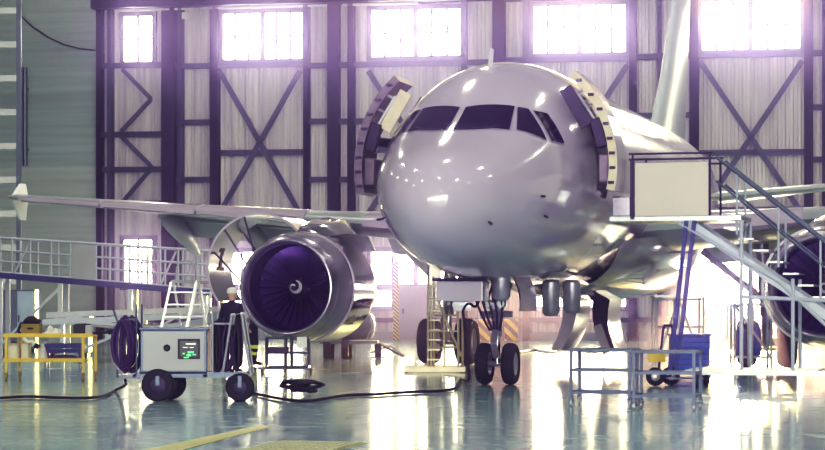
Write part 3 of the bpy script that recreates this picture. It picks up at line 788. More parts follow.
# olive machine case with a black pump head
C=empty('pump_case','olive yellow pump case with a black head on the yellow trolley','case',(y0(29),Yy+.3,.881))
MB().box((0,0,.11),(.36,.34,.22)).box((0,-.175,.13),(.12,.02,.03),1).build('case_body',['olive','black'],C,bevel=.03)
k=MB().lathe([(.001,.22),(.15,.22),(.17,.26),(.15,.30),(.08,.36),(.001,.37)],18,0,axis='z'); k.box((.12,-.05,.27),(.16,.08,.05)); k.build('pump_head','black',C)
k=MB().tube([(-.1,0,.25),(-.2,-.05,.22),(-.25,-.1,.08),(-.2,-.14,.03)],.03); k.build('short_hose','hose',C)
def ragmesh(mb,w,d,h,seed):
    rnd=random.Random(seed); n=14; P=[[(( i/n-.5)*w,(j/n-.5)*d) for j in range(n+1)] for i in range(n+1)]
    vs=[]
    for i in range(n+1):
        for j in range(n+1):
            x,y=P[i][j]; e=max(abs(i/n-.5),abs(j/n-.5))*2
            z=max(0,(1-e**2.2))*h*(.65+.35*math.sin(x*19+seed)*math.cos(y*23+seed*2))+rnd.uniform(0,.012); vs.append((x*(1+.1*math.sin(y*20)),y,z))
    k=n+1; mb.add(vs,[(i*k+j,(i+1)*k+j,(i+1)*k+j+1,i*k+j+1) for i in range(n) for j in range(n)],0,True)
item('cleaning_rag','crumpled white rag next to the pump case on the yellow trolley','cloth',lambda mb:ragmesh(mb,.36,.34,.2,3),'rag',onY(43,58,.883))
item('tool_box','small black box with a grey end standing on the yellow trolley','box',lambda mb:(mb.box((-.06,0,.1),(.22,.24,.2),0),mb.box((.12,0,.095),(.13,.22,.19),1),mb.box((0,0,.205),(.3,.05,.02),0)),['black','paleg'],onY(72,90,.881),bevel=.008)
item('grease_gun','black handheld tool poking past the edge of the trolley top','tool',lambda mb:(mb.tube([(-.2,0,.03),(.12,0,.04),(.2,0,.05)],.022),mb.tube([(.12,0,.045),(.3,0,.07)],.05,0)),'black',onY(93,103,.885,y=.32,d=.4))
def jug(mb,w,d,h):
    R=[]
    for z,k in ((0,.93),(.03,1),(h*.7,1),(h*.85,.8),(h*.93,.35),(h*.95,.3)):
        R.append([Vector((w/2*k*sx,d/2*k*sy,z)) for sx,sy in ((-1,-.7),(-.7,-1),(.7,-1),(1,-.7),(1,.7),(.7,1),(-.7,1),(-1,.7))])
    mb.loft(R,0,caps=True); mb.lathe([(.001,h*1.03),(.045,h*1.03),(.045,h*.95)],12,1,axis='z'); mb.tube([(-w*.1,0,h*.94),(-w*.35,0,h*.98),(-w*.45,0,h*.72)],.018,0)
for lab,u0,u1,h in (('pale square canister, outermost on the lower trolley deck',5,17,.34),('tall cream jug in the middle of three on the lower trolley deck',19,28,.40)):
    C=empty('canister',lab,'canister',onY(u0,u1,.401),group='containers on the lower trolley deck')
    mb=MB(); jug(mb,y0(u1)-y0(u0),.24,h); mb.build('canister_body',['jug','black'],C)
item('hose_gun','cream spray hose with a black nozzle hung from the trolley top','tool',lambda mb:(mb.tube([(-.12,0,-.02),(-.02,0,-.10),(.05,0,-.08),(.12,0,-.16)],.04),mb.tube([(.1,0,-.15),(.18,0,-.2)],.05,1)),['jug','black'],(y0(30),Yy-.06,.845))
item('spray_bottle','white cone-shaped bottle standing on the lower trolley deck','bottle',lambda mb:(mb.lathe([(.001,0),(.09,0),(.095,.05),(.05,.24),(.03,.27),(.03,.31),(.001,.31)],18,0,axis='z'),mb.box((.02,0,.33),(.10,.03,.05),1)),['rag','paleg'],onY(37,44,.401))
item('drip_tray','dark shallow tray with parts on the lower trolley deck','tray',lambda mb:(mb.box((0,0,.015),(.55,.36,.03)),mb.box((0,-.18,.04),(.55,.02,.06)),mb.box((.05,0,.05),(.3,.14,.06)),mb.tube([(-.2,0,.05),(0,.05,.07),(.2,-.02,.05)],.03)),'darkp',onY(48,78,.401),bevel=.005)

# blue parts bench further back
Yb=52; B=empty('low_bench','low dark blue bench standing behind the yellow trolley','bench',(gx(64,Yb),Yb,0))
MB().box((0,0,.42),(1.0,.5,.12)).box((0,-.26,.3),(.9,.03,.1)).build('bench_top','bluesteel',B,bevel=.01)
for x in (-.42,.42):
    for y in (-.2,.2): MB().box((x,y,.18),(.06,.06,.36)).build('leg','bluesteel',B)

# --- left background: lift column, mast, cabinet, beams
Yp=62
C=empty('storage_cabinet','tall pale blue cabinet behind the tool trolley','cabinet',(gx(14,Yp),Yp,0))
MB().span((-.62,0,.08),(.62,.6,1.85)).build('cabinet_body','greysteel',C,bevel=.01)
MB().span((.1,-.02,.15),(.6,0,1.8)).build('door','pillarb',C); MB().span((-.6,-.02,.15),(.06,0,1.8)).build('door','greysteel',C)
MB().box((.15,-.04,1.0),(.03,.03,.2)).build('handle','black',C); MB().span((-.6,.03,0),(.6,.57,.08)).build('plinth','black',C)
Yd=57
C=empty('parts_chest','pale grey low chest with ribbed lid standing under the walkway','chest',(gx(68,Yd),Yd,0))
MB().span((-.55,0,.1),(.55,.7,1.0)).build('chest_body','paleg',C,bevel=.02); k=MB().span((-.58,-.03,1.0),(.58,.73,1.1)); k.build('lid','paleg',C,bevel=.02)
for z in (.3,.6): MB().span((-.5,-.015,z),(.5,0,z+.03)).build('rib','greysteel',C)
for x in (-.45,.45): MB().span((x-.06,.1,0),(x+.06,.6,.1)).build('foot','black',C)
# long engine transport stand made of pale beams
Ys=54
S=empty('transport_stand','long low stand of pale crossing beams under the walkway','stand',(gx(140,Ys),Ys,0))
def beam(x0,y0_,z0,x1,y1,z1,w=.13): MB().bar((x0,y0_,z0),(x1,y1,z1),w,w*1.1).build('beam','wpipe',S)
for q in [(-2.5,0,.98,2.4,.2,1.18),(-2.6,1.1,1.15,2.2,1.0,1.32),(-1.9,0,1.12,.3,.1,.70),(-.9,.05,.62,2.3,.1,1.10),(-2.2,.1,1.02,2.2,.3,.62),(.5,.9,.75,2.2,.6,1.05),(-1.2,1.,1.0,1.0,.4,.55)]: beam(*q)
for x in (-2.0,0,2.0):
    for y in (0.05,1.0): MB().span((x-.05,y-.05,0),(x+.05,y+.05,1.02)).build('leg','wpipe',S)
for x in (-1.0,1.0): MB().bar((x-.95,.05,.08),(x+.95,.05,.9),.07).build('diagonal','wpipe',S)
MB().add([(-1.6,-.1,.95),(1.2,-.1,.72),(1.2,.8,.82),(-1.6,.8,1.05)],[(0,1,2,3)]).add([(-1.6,-.1,.90),(1.2,-.1,.67),(1.2,-.1,.72),(-1.6,-.1,.95)],[(0,1,2,3)]).build('cover_sheet','paleg',S)

# --- long railed walkway
Yk=58.5; kx=lambda u:gx(u,Yk); kz=lambda v:zz(v,Yk)
Wk=empty('walkway','long railed access walkway sloping past the wing tip towards the engine','walkway',(kx(110),Yk,0)); ox=kx(110)
def dv_(u): return 276+ (u-8)*.083
def rv_(u): return 238.5+(u-12)*.062
k=MB()
for y in (0,1.2): k.bar((kx(-12)-ox,y,kz(dv_(-12))),(kx(216)-ox,y,kz(dv_(216))),.08,.16)
k.build('deck_beam','deckblue',Wk)
k=MB().bar((kx(-12)-ox,.6,kz(dv_(-12))+.06),(kx(216)-ox,.6,kz(dv_(216))+.06),1.2,.04); k.build('deck','alu',Wk)
us=[-8,12,30,51,70,96,110,124,142,160,178,197,214]
for y in (0,1.2):
    for u in us:
        MB().tube([(kx(u)-ox,y,kz(dv_(u))+.05),(kx(u)-ox,y,kz(rv_(u)))],.032).build('post','wpipe',Wk)
    for f in (0,.33,.62,.92):
        MB().tube([(kx(-12)-ox,y,kz(rv_(-12)*(1-f)+dv_(-12)*f)),(kx(216)-ox,y,kz(rv_(216)*(1-f)+dv_(216)*f))],.028 if f else .034).build('rail','wpipe',Wk)
for a,b in ((14,29),(160,176),(183,196)):
    MB().tube([(kx(a)-ox,.0,kz(dv_(a)-3)),(kx(b)-ox,.0,kz(rv_(b)+3))],.03).build('brace','wpipe',Wk)
MB().add([(kx(72)-ox,-.03,kz(dv_(72)-2)),(kx(95)-ox,-.03,kz(dv_(95)-2)),(kx(95)-ox,-.03,kz(rv_(95)+2)),(kx(72)-ox,-.03,kz(rv_(72)+2))],[(0,1,2,3)]).build('infill_panel','paleg',Wk)
MB().add([(kx(146)-ox,-.03,kz(250)),(kx(154)-ox,-.03,kz(250)),(kx(150)-ox,-.03,kz(266))],[(0,1,2)]).build('gusset_plate','alu',Wk)
for u in (0,60,130,205):
    for y in (.05,1.15): MB().span((kx(u)-ox-.06,y-.06,0),(kx(u)-ox+.06,y+.06,kz(dv_(u))-.05)).build('support_leg','wpipe',Wk)
for a,b in ((0,60),(130,205)): MB().bar((kx(a)-ox,.05,.3),(kx(b)-ox,.05,kz(dv_(b))-.2),.07).build('support_brace','wpipe',Wk)

# --- tall ladder mast at the frame edge
Ym=72; LM=empty('lattice_mast','tall pale ladder mast rising in front of the grey green wall','mast',(gx(6,Ym),Ym,0))
for x in (-.55,.42): MB().span((x-.07,0,0),(x+.09,.14,14.2)).build('mast_rail','greysteel',LM)
for z in [1.0+1.16*i for i in range(12)]: MB().span((-.5,.02,z-.09),(.40,.12,z+.12)).build('rung','alu',LM)
MB().span((-.85,-.3,0),(.8,.5,.08)).build('foot_plate','greysteel',LM)

# --- two aluminium stepladders by the engine
def stepladder(u0,u1,vtop,Y,label,hoop):
    x0,x1=gx(u0,Y),gx(u1,Y); w=x1-x0; zt=zz(vtop,Y)
    L=empty('stepladder',label,'ladder',((x0+x1)/2,Y,0),group='stepladders by the open engine cowl')
    MB().span((-w/2,-.22,zt-.07),(w/2,.35,zt)).build('platform','paleg',L)
    for x in (-1,1):
        MB().bar((x*w/2-.42,-.25,.0),(x*w/2,-.2,zt-.05),.05,.06).build('rail','alu',L)
        MB().bar((x*w/2+.30,.55,.0),(x*w/2,.3,zt-.05),.05,.06).build('back_leg','alu',L)
    for i in range(1,7):
        t=i/7; MB().box((-.42*(1-t),-.25+.05*t,zt*t),(w,.12,.035)).build('tread','alu',L)
    MB().bar((w/2-.3,-.1,.25),(w/2+.2,.45,.9),.03).build('brace','alu',L)
    if hoop:
        MB().tube([(-w*.4,.3,zt),(-w*.38,.3,zt+.3),(-w*.2,.3,zt+.45),(w*.2,.3,zt+.45),(w*.38,.3,zt+.3),(w*.45,.3,zt-.1)],.022).build('hand_hoop','alu',L)
stepladder(172,197,280,49.5,'aluminium stepladder with a rounded hand hoop behind the test cart',True)
stepladder(198,214,281,51.5,'narrower aluminium stepladder with a bare top beside the numbered engine cowl',False)

# --- engine jack table under the inlet
Ye=44.3; ex_=lambda u:gx(u,Ye)
T=empty('work_stand','small tubular work stand with a paper placard under the engine inlet','stand',(ex_(287),Ye,0)); ox=ex_(287)
fr=MB()
for y in (0,.5):
    fr.tube([(ex_(266)-ox,y,.12),(ex_(266)-ox,y,.76)],.02); fr.tube([(ex_(308)-ox,y,.12),(ex_(308)-ox,y,.76)],.02)
    for z in (.14,.44,.76): fr.tube([(ex_(266)-ox,y,z),(ex_(308)-ox,y,z)],.02)
for u in (266,308):
    for z in (.14,.76): fr.tube([(ex_(u)-ox,0,z),(ex_(u)-ox,.5,z)],.02)
fr.build('frame','greysteel',T)
for u in (285,291): MB().tube([(ex_(u)-ox,.25,.10),(ex_(u)-ox,.25,.80)],.035).build('jack_column','greysteel',T)
MB().span((ex_(268)-ox,-.02,.42),(ex_(288)-ox,.5,.56)).build('tool_drawer','darkp',T,bevel=.01)
MB().span((ex_(297)-ox,-.035,.56),(ex_(307)-ox,-.025,.78)).build('placard','white',T)
for u in (262,285,311): 
    for y in (0.03,.47): caster(T,ex_(u)-ox,y,.045)
MB().bar((ex_(258)-ox,.25,.11),(ex_(314)-ox,.25,.11),.05).build('base_bar','greysteel',T)

# --- tank trailer behind the engine
Yt=55; tx=lambda u:gx(u,Yt)
T=empty('tank_trailer','dark grey cylindrical tank trailer parked behind the open engine','trailer',(tx(345),Yt,0)); ox=tx(345)
MB().lathe([(.001,tx(318)-ox),(.2,tx(318)-ox+.02),(.33,tx(322)-ox),(.35,tx(326)-ox),(.35,tx(368)-ox),(.33,tx(371)-ox),(.2,tx(374)-ox),(.001,tx(375)-ox)],28,0,axis='x',o=(0,.35,.86)).build('tank','tank',T)
k=MB().span((tx(320)-ox,0,.40),(tx(378)-ox,.7,.48)); k.bar((tx(376)-ox,.35,.44),(tx(404)-ox,.0,.06),.05); k.build('chassis','greysteel',T)
for u,y in ((327,.0),(345,.0),(378,.1),(330,.7),(348,.7)):
    k=MB(); r=.26 if u<370 else .2
    k.lathe([(r*.5,-.09),(r*.92,-.09),(r,-.05),(r,.05),(r*.92,.09),(r*.5,.09)],24,0,axis='x',o=(tx(u)-ox,y,r)); k.lathe([(.001,-.06),(r*.5,-.08)],20,1,axis='x',o=(tx(u)-ox,y,r)); k.lathe([(.001,.06),(r*.5,.08)],20,1,axis='x',o=(tx(u)-ox,y,r)); k.build('trailer_wheel',['tyre','hub'],T)
k=MB().lathe([(.001,.14),(.08,.14),(.09,0)],14,0,axis='z',o=(tx(366)-ox,.35,1.2)); k.build('filler_cap','hub',T)
MB().tube([(tx(366)-ox,.02,.5),(tx(372)-ox,-.03,.85),(tx(370)-ox,.1,1.15),(tx(360)-ox,.2,1.22)],.02).build('filler_pipe','hub',T)
MB().span((tx(370)-ox,-.1,.02),(tx(386)-ox,.3,.06)).build('jockey_plate','greysteel',T)

# --- service steps at the nose gear
Yn=45.3; nx=lambda u:gx(u,Yn); nz=lambda v:zz(v,Yn)
N=empty('service_steps','warm aluminium wheeled service steps standing beside the nose gear','steps',(nx(440),Yn,0)); ox=nx(440)
k=MB()
for y in (-.35,.75): k.bar((nx(404)-ox,y,.07),(nx(464)-ox,y,.07),.08,.10)
for u in (406,463): k.bar((nx(u)-ox,-.35,.07),(nx(u)-ox,.75,.07),.08,.10)
k.build('base_frame','aluy',N)
for u,y in ((428,-.3),(434,.4),(458,-.3),(463,.4)):
    MB().tube([(nx(u)-ox,y,.1),(nx(u)-ox,y,nz(276 if u<440 else 283))],.026).build('post','aluy',N)
for i in range(8):
    z=.28+i*.21; MB().box((nx(438)-ox-.1+.0*i,-.3+.06*i,z),(.28,.16,.03)).build('tread','aluy',N)
for x in (nx(431)-ox,nx(444)-ox): MB().bar((x,-.32,.1),(x,.18,1.85),.04,.06).build('stringer','aluy',N)
for v in (298,315,331,347): MB().tube([(nx(428)-ox,-.3,nz(v)),(nx(458)-ox,-.3,nz(v))],.018).build('cross_rail','aluy',N)
MB().tube([(nx(438)-ox,-.32,1.55),(nx(461)-ox,-.32,.35)],.026).build('diagonal','aluy',N)
MB().span((nx(427)-ox,-.1,1.84),(nx(461)-ox,.5,1.88)).build('platform','aluy',N)

# --- hazard striped blocks in front of the back wall
def hz(u0,u1,v1,Y,lab):
    x0,x1=gx(u0,Y),gx(u1,Y); h=zz(v1,Y); B=empty('barrier_block',lab,'barrier',((x0+x1)/2,Y,0),group='striped blocks by the back wall')
    MB().box((0,.25,h/2),(x1-x0,.5,h)).build('block','hazard',B,bevel=.02); MB().box((0,.25,h+.03),(x1-x0-.06,.44,.06)).build('cap','greysteel',B,bevel=.01)
    MB().box((0,.25,.02),(x1-x0+.1,.6,.04)).build('foot','greysteel',B)
hz(478,493,319,77,'black and yellow striped block seen between steps and nose wheels')
hz(505,518,319,76.6,'black and yellow striped block seen just past the outer nose wheel')
hz(670,684,318,74.5,'black and yellow striped block behind the blue cabinet')
P_=empty('striped_post','slim black and yellow striped post beside the grey service door','post',(gx(396,78),78,0))
MB().box((0,0,1.5),(.2,.14,3.0)).build('post','hazardv',P_); MB().box((0,0,.02),(.35,.3,.04)).build('foot','greysteel',P_)

# --- two steel-framed table trolleys
def table(u,v,wd,dp,ht,label,sh=.17):
    Y=3360/(v-VH); o=empty('table_trolley',label,'trolley',(gx(u,Y),Y,0),-TH*1.05,group='grey steel table trolleys')
    for x,y in ((0,0),(wd,0),(0,dp),(wd,dp)):
        MB().span((x-.02,y-.02,.13),(x+.02,y+.02,ht)).build('leg','greysteel',o); caster(o,x,y,.05,mat='hub',w=.035)
    MB().span((-.04,-.04,ht-.04),(wd+.04,dp+.04,ht)).build('table_top','greysteel',o,bevel=.006)
    for nm,z in (('middle_rail',.53),('bottom_rail',.2)):
        for a,b in (((0,0),(wd,0)),((0,dp),(wd,dp)),((0,0),(0,dp)),((wd,0),(wd,dp))): MB().bar((*a,z),(*b,z),.035,.04).build(nm,'greysteel',o)
    return o
table(571,406,.88,.62,.85,'grey steel table trolley with a thin top, the one under the hanging gear doors')
table(634,410,.86,.60,.85,'grey steel table trolley standing in front of the blue cabinet')

# --- blue slatted cabinet and hand truck
Yq=42.0
Q=empty('slatted_cabinet','blue cabinet with ribbed drawers standing behind the table trolley','cabinet',(gx(691,Yq),Yq,0))
MB().span((-.38,0,.14),(.38,.55,.84)).build('cabinet_body','bluesteel',Q,bevel=.01)
for i in range(6): MB().span((-.36,-.03,.17+.11*i),(.36,0,.255+.11*i)).build('drawer','bluecab',Q,bevel=.006)
MB().span((-.41,-.03,.84),(.41,.58,.88)).build('cabinet_top','bluecab',Q,bevel=.006); MB().span((-.40,-.05,.08),(.40,.6,.14)).build('plinth','bluesteel',Q)
for x in (-.3,.3):
    for y in (.05,.5): caster(Q,x,y,.035)
Yh=38.2
H=empty('hand_truck','two-wheeled hand truck with a yellow plate beside the blue cabinet','hand truck',(gx(662,Yh),Yh,0))
for x,y in ((-.12,0),(.2,.35)):
    k=MB(); r=.17
    k.lathe([(r*.5,-.05),(r*.92,-.05),(r,-.03),(r,.03),(r*.92,.05),(r*.5,.05)],24,0,axis='y',o=(x,y,r)); k.lathe([(.001,-.06),(.03,-.06),(r*.5,-.035)],20,1,axis='y',o=(x,y,r)); k.build('truck_wheel',['tyre','hub'],H)
k=MB().bar((-.12,.06,.17),(.2,.29,.17),.03); k.tube([(-.05,.1,.17),(-.02,.1,.6),(.05,.1,1.1)],.022); k.tube([(.18,.25,.17),(.2,.25,.6),(.22,.25,1.1)],.022); k.tube([(.05,.1,1.1),(.22,.25,1.1)],.022); k.build('truck_frame','bluesteel',H)
MB().span((-.26,-.02,.44),(.06,.0,.62)).build('name_plate','yellow',H)
MB().span((.1,-.05,.12),(.75,.4,.15)).build('toe_plate','greysteel',H)

# --- boarding stairs at the forward door
Z0=3.06; A0,A1=2.62,3.98   # platform in plane axes
BS=empty('boarding_stairs','white tubular boarding stairs with a beige screen at the open forward door','stairs',PM@Vector((3.2,5.0,0)),-TH); 
bx,by=3.2,5.0
def Q3(x,y,z): return Vector((x-bx,y-by,z))
MB().span(Q3(2.2,4.5,Z0-.08),Q3(4.55,6.1,Z0)).build('platform','alu',BS)
MB().span(Q3(A0+.05,4.42,Z0-.0),Q3(A1,4.46,Z0+.95)).build('screen_panel','panel',BS,bevel=.01)
for x in (A0,): MB().span(Q3(x-.03,4.4,Z0-.05),Q3(x+.03,4.5,Z0+1.0)).build('panel_post','darkp',BS)
for x in (2.62,4.0):
    for y in (4.5,6.0): MB().tube([Q3(x,y,Z0),Q3(x,y,Z0+1.12)],.02).build('rail_post','darkp',BS)
for y in (4.5,6.0):
    for z in (1.12,1.02): MB().tube([Q3(2.55,y,Z0+z),Q3(4.05,y,Z0+z)],.018).build('guard_rail','darkp',BS)
MB().box(Q3(2.42,4.6,Z0+.18),(.34,.3,.36)).build('control_box','chrome',BS,bevel=.02)
# flight going down away from the aircraft
xs_,xe=4.1,7.75; zs_,ze=Z0-.05,.12
for y in (4.6,5.9):
    MB().bar(Q3(xs_-.6,y,zs_),Q3(xe,y,ze),.06,.16).build('stringer','wpipe',BS)
    MB().tube([Q3(xs_,y,Z0+1.05),Q3(xe,y,ze+1.05)],.03).build('handrail','greysteel',BS)
    MB().tube([Q3(xs_,y,Z0+.62),Q3(xe,y,ze+.6)],.022).build('handrail','greysteel',BS)
    for i in range(5):
        t=(i+.5)/5; x=xs_+(xe-xs_)*t; z=zs_+(ze-zs_)*t; MB().tube([Q3(x,y,z),Q3(x,y,z+1.08)],.022).build('rail_post','wpipe',BS)
for i in range(1,14):
    t=i/14; MB().box(Q3(xs_+(xe-xs_)*t,5.25,zs_+(ze-zs_)*t+.05),(.27,1.26,.03)).build('tread','alu',BS)
# tower under the platform
for x in (4.55,5.45,6.35):
    for y in (4.55,5.95):
        zt=Z0-.1 if x<4.6 else zs_+(ze-zs_)*(x-xs_)/(xe-xs_)
        MB().tube([Q3(x,y,.28),Q3(x,y,zt)],.035).build('tower_leg','wpipe',BS)
for y in (4.55,5.95):
    for a in ((3.4,Z0-.1,5.2,1.9),(5.2,1.9,6.9,.3),(4.55,1.62,6.1,1.55)):
        MB().tube([Q3(a[0],y,a[1]),Q3(a[2],y,a[3])],.035).build('tower_brace','wpipe',BS)
    MB().bar(Q3(3.55,y,.28),Q3(8.2,y,.28),.07,.09).build('base_rail','alu',BS)
for x in (3.6,5.9,8.1): MB().bar(Q3(x,4.55,.28),Q3(x,5.95,.28),.07,.09).build('base_cross','alu',BS)
for x in (3.75,7.0):
    for y in (4.55,5.95):
        k=MB(); r=.13
        k.lathe([(r*.5,-.05),(r*.92,-.05),(r,-.03),(r,.03),(r*.92,.05),(r*.5,.05)],20,0,axis='x',o=Q3(x,y,r)); k.lathe([(.001,-.04),(r*.5,-.04)],16,1,axis='x',o=Q3(x,y,r)); k.lathe([(.001,.04),(r*.5,.04)],16,1,axis='x',o=Q3(x,y,r)); k.bar(Q3(x+.08,y,r),Q3(x+.08,y,.26),.03,.05,1); k.build('base_wheel',['tyre','hub'],BS)
for x0,x1 in ((3.58,3.28),(3.72,3.40)): MB().bar(Q3(x0,4.55,Z0-.08),Q3(x1,4.55,.3),.075,.06).build('support_strut','bluesteel',BS)

# --- things under the far wing: maintenance stand, chains, yellow trolley
Yf=50
T=empty('engine_trolley','yellow engine trolley with castors under the far engine','trolley',(gx(768,Yf),Yf,0))
MB().span((-.55,0,.34),(.6,.7,.42)).build('trolley_deck','yellowd',T); MB().box((.1,.3,.55),(.5,.4,.24)).build('jack_body','yellow',T,bevel=.02); MB().tube([(.1,.3,.65),(.1,.3,.85)],.07).build('ram','hyd',T)
for x in (-.5,.55):
    for y in (.05,.65): MB().span((x-.04,y-.04,.14),(x+.04,y+.04,.36)).build('leg','yellowd',T); caster(T,x,y,.07)
Yg=46
G=empty('rigging_stand','white tubular stand between the stairs and the far engine','stand',(gx(752,Yg),Yg,0))
for x in (-.38,.0,.42):
    for y in (0,.5): MB().tube([(x,y,.1),(x,y,1.5 if x<.3 else 2.1)],.03).build('post','wpipe',G)
for z in (.3,1.45):
    for y in (0,.5): MB().tube([(-.38,y,z),(.42,y,z)],.025).build('rail','wpipe',G)
for x in (-.38,.42):
    for z in (.3,1.45): MB().tube([(x,0,z),(x,.5,z)],.025).build('cross_rail','wpipe',G)
    for y in (0,.5): caster(G,x,y,.05)
MB().tube([(-.38,0,1.45),(.42,0,.3)],.025).build('diagonal','wpipe',G)
for x in (-.2,.15): MB().lathe([(.001,0),(.09,.01),(.10,.1),(.10,.55),(.05,.66),(.03,.74)],16,0,axis='z',o=(x,.25,.33)).build('gas_bottle','bluecab',G)
Yv=46.6
G=empty('wing_dock','white tubular wing dock frame standing behind the blue cabinet','dock',(gx(690,Yv),Yv,0))
for x in (-.75,-.25,.3):
    for y in (0,.7): MB().tube([(x,y,.0),(x,y,1.62)],.03).build('post','wpipe',G)
for z in (.3,.95,1.57):
    for y in (0,.7): MB().tube([(-.75,y,z),(.3,y,z)],.026).build('rail','wpipe',G)
for a in ((-.75,.1,-.25,1.57),(-.25,1.57,.3,.1)): MB().tube([(a[0],0,a[1]),(a[2],0,a[3])],.03).build('brace','wpipe',G)
MB().span((-.8,-.05,1.62),(.35,.75,1.66)).build('deck','alu',G)
# added lamp under the far wing, standing in for low window glare
Yl=52
Lp=empty('glare_lamp','added blue-white tripod lamp standing in for window glare under the far wing','lamp',(gx(728,Yl),Yl,0))
MB().box((0,.08,1.6),(.62,.14,.46)).build('lamp_housing','black',Lp,bevel=.02)
MB().box((0,.0,1.6),(.54,.03,.38)).build('lamp_face','glareface',Lp)
MB().tube([(0,.12,.5),(0,.12,1.4)],.025).build('pole','black',Lp)
for a in range(3): MB().tube([(0,.12,.7),(.45*math.cos(a*2.1+.5),.12+.45*math.sin(a*2.1+.5),.01)],.02).build('leg','black',Lp)

# hose lying on the floor from the hanging gear doors, air line by the doors
hose('air_line','thin grey air line lying on the floor under the belly doors',[gp(520,352),gp(535,350),gp(548,352),gp(560,350.5),gp(575,349),gp(590,352),gp(602,350.5)],.03,'greysteel','hose')
hose('drain_hose','dark hose trailing from the tank trailer across the floor',[gp(372,352),gp(390,346),gp(398,351),gp(404,355)],.025,'hose','hose')

# floor markings
def flat(name,pts,mat,lab=None,z=.004):
    o=MB().add([(*p[:2],z) for p in pts],[tuple(range(len(pts)))]).build(name,mat); struct(o); return o
flat('floor_marking',[gp(150,449,0),gp(262,425,0),gp(270,427,0),gp(176,452,0)],'line')
flat('floor_marking',[gp(-8,470,0),gp(150,449,0),gp(176,452,0),gp(20,476,0)],'line')
gr=MB(); a=Vector(gp(322,440,0)); 
Xg=Matrix.Translation((a.x-.2,a.y-1.4,0)) @ Matrix.Rotation(rad(-14),4,'Z')
for i in range(10): gr.span((-.45+.1*i-.012,-.9,.004),(-.45+.1*i+.012,.95,.022),0,Xg)
for i in range(15): gr.span((-.47,-.9+.13*i-.012,.004),(.47,-.9+.13*i+.012,.022),0,Xg)
gr.span((-.5,-.95,.002),(.5,1.0,.006),0,Xg)
struct(gr.build('floor_grating','plate'))

# ------------------------------------------------------------------ two mechanics
def person(label, loc, rotz, J, E, cap, band):
    """J joints, E edges with a radius per joint; one continuous skinned body"""
    names=list(J); me=bpy.data.meshes.new('person'); me.from_pydata([J[n][0] for n in names],[(names.index(a),names.index(b)) for a,b in E],[])
    o=bpy.data.objects.new('person_src',me); COL.objects.link(o)
    sk=o.modifiers.new('s','SKIN'); sk.use_smooth_shade=True
    for i,n in enumerate(names):
        r=J[n][1]; r=r if isinstance(r,tuple) else (r,r); me.skin_vertices[0].data[i].radius=r; me.skin_vertices[0].data[i].use_root=(n=='pelvis')
    ss=o.modifiers.new('u','SUBSURF'); ss.levels=ss.render_levels=2
    bpy.context.view_layer.update(); dg=bpy.context.evaluated_depsgraph_get()
    m2=bpy.data.meshes.new_from_object(o.evaluated_get(dg)); bpy.data.objects.remove(o)
    body=bpy.data.objects.new('person',m2); COL.objects.link(body); body.location=loc; body.rotation_euler.z=rotz
    m2.materials.clear()
    for k in ('navy','skinh','hivis','black'): m2.materials.append(M[k])
    hz_=J['head'][0][2]; hands=[Vector(J[n][0]) for n in names if n.startswith('hand')]
    for p in m2.polygons:
        c=p.center; k=0
        if c.z>hz_-.13: k=1
        elif any((c-h).length<.12 for h in hands): k=1
        elif c.z<.10: k=3
        elif band and (abs(c.z-.30)<.04 or abs(c.z-.45)<.04 or abs(c.z-1.32)<.05): k=2
        p.material_index=k; p.use_smooth=True
    tag(body,label,'person')
    h=Vector(J['head'][0])
    k=MB()
    k.lathe([(.115,.02),(.118,.05),(.11,.10),(.08,.135),(.001,.15)],20,0,axis='z',o=(h.x,h.y,h.z)); k.box((h.x,h.y-.13,h.z+.03),(.15,.12,.015)); k.build('cap',cap,body)
    k=MB().lathe([(.001,-.03),(.02,-.025),(.025,.0),(.012,.02)],8,0,axis='z',o=(h.x,h.y-.115,h.z-.04)); k.build('nose','skinh',body)
    for q in (-1,1): MB().lathe([(.001,-.012),(.022,-.01),(.03,.006)],8,0,axis='x',o=(h.x+q*.1,h.y,h.z-.02)).build('ear','skinh',body)
    # five fingers on each hand
    for n in names:
        if not n.startswith('hand'): continue
        p=Vector(J[n][0]); el=Vector(J[n.replace('hand','elbow')][0]); d=(p-el).normalized(); side=d.cross(Vector((0,0,1))).normalized()
        k=MB()
        for i in range(4):
            b=p+side*(-.03+.02*i)+d*.03; k.tube([b,b+d*(.045),b+d*(.075+.006*(i in(1,2)))-Vector((0,0,.02))],.009,0,6)
        b=p-side*.04; k.tube([b,b-side*.03+d*.02,b-side*.035+d*.05],.010,0,6); k.build('hand_fingers','skinh',body)
    return body
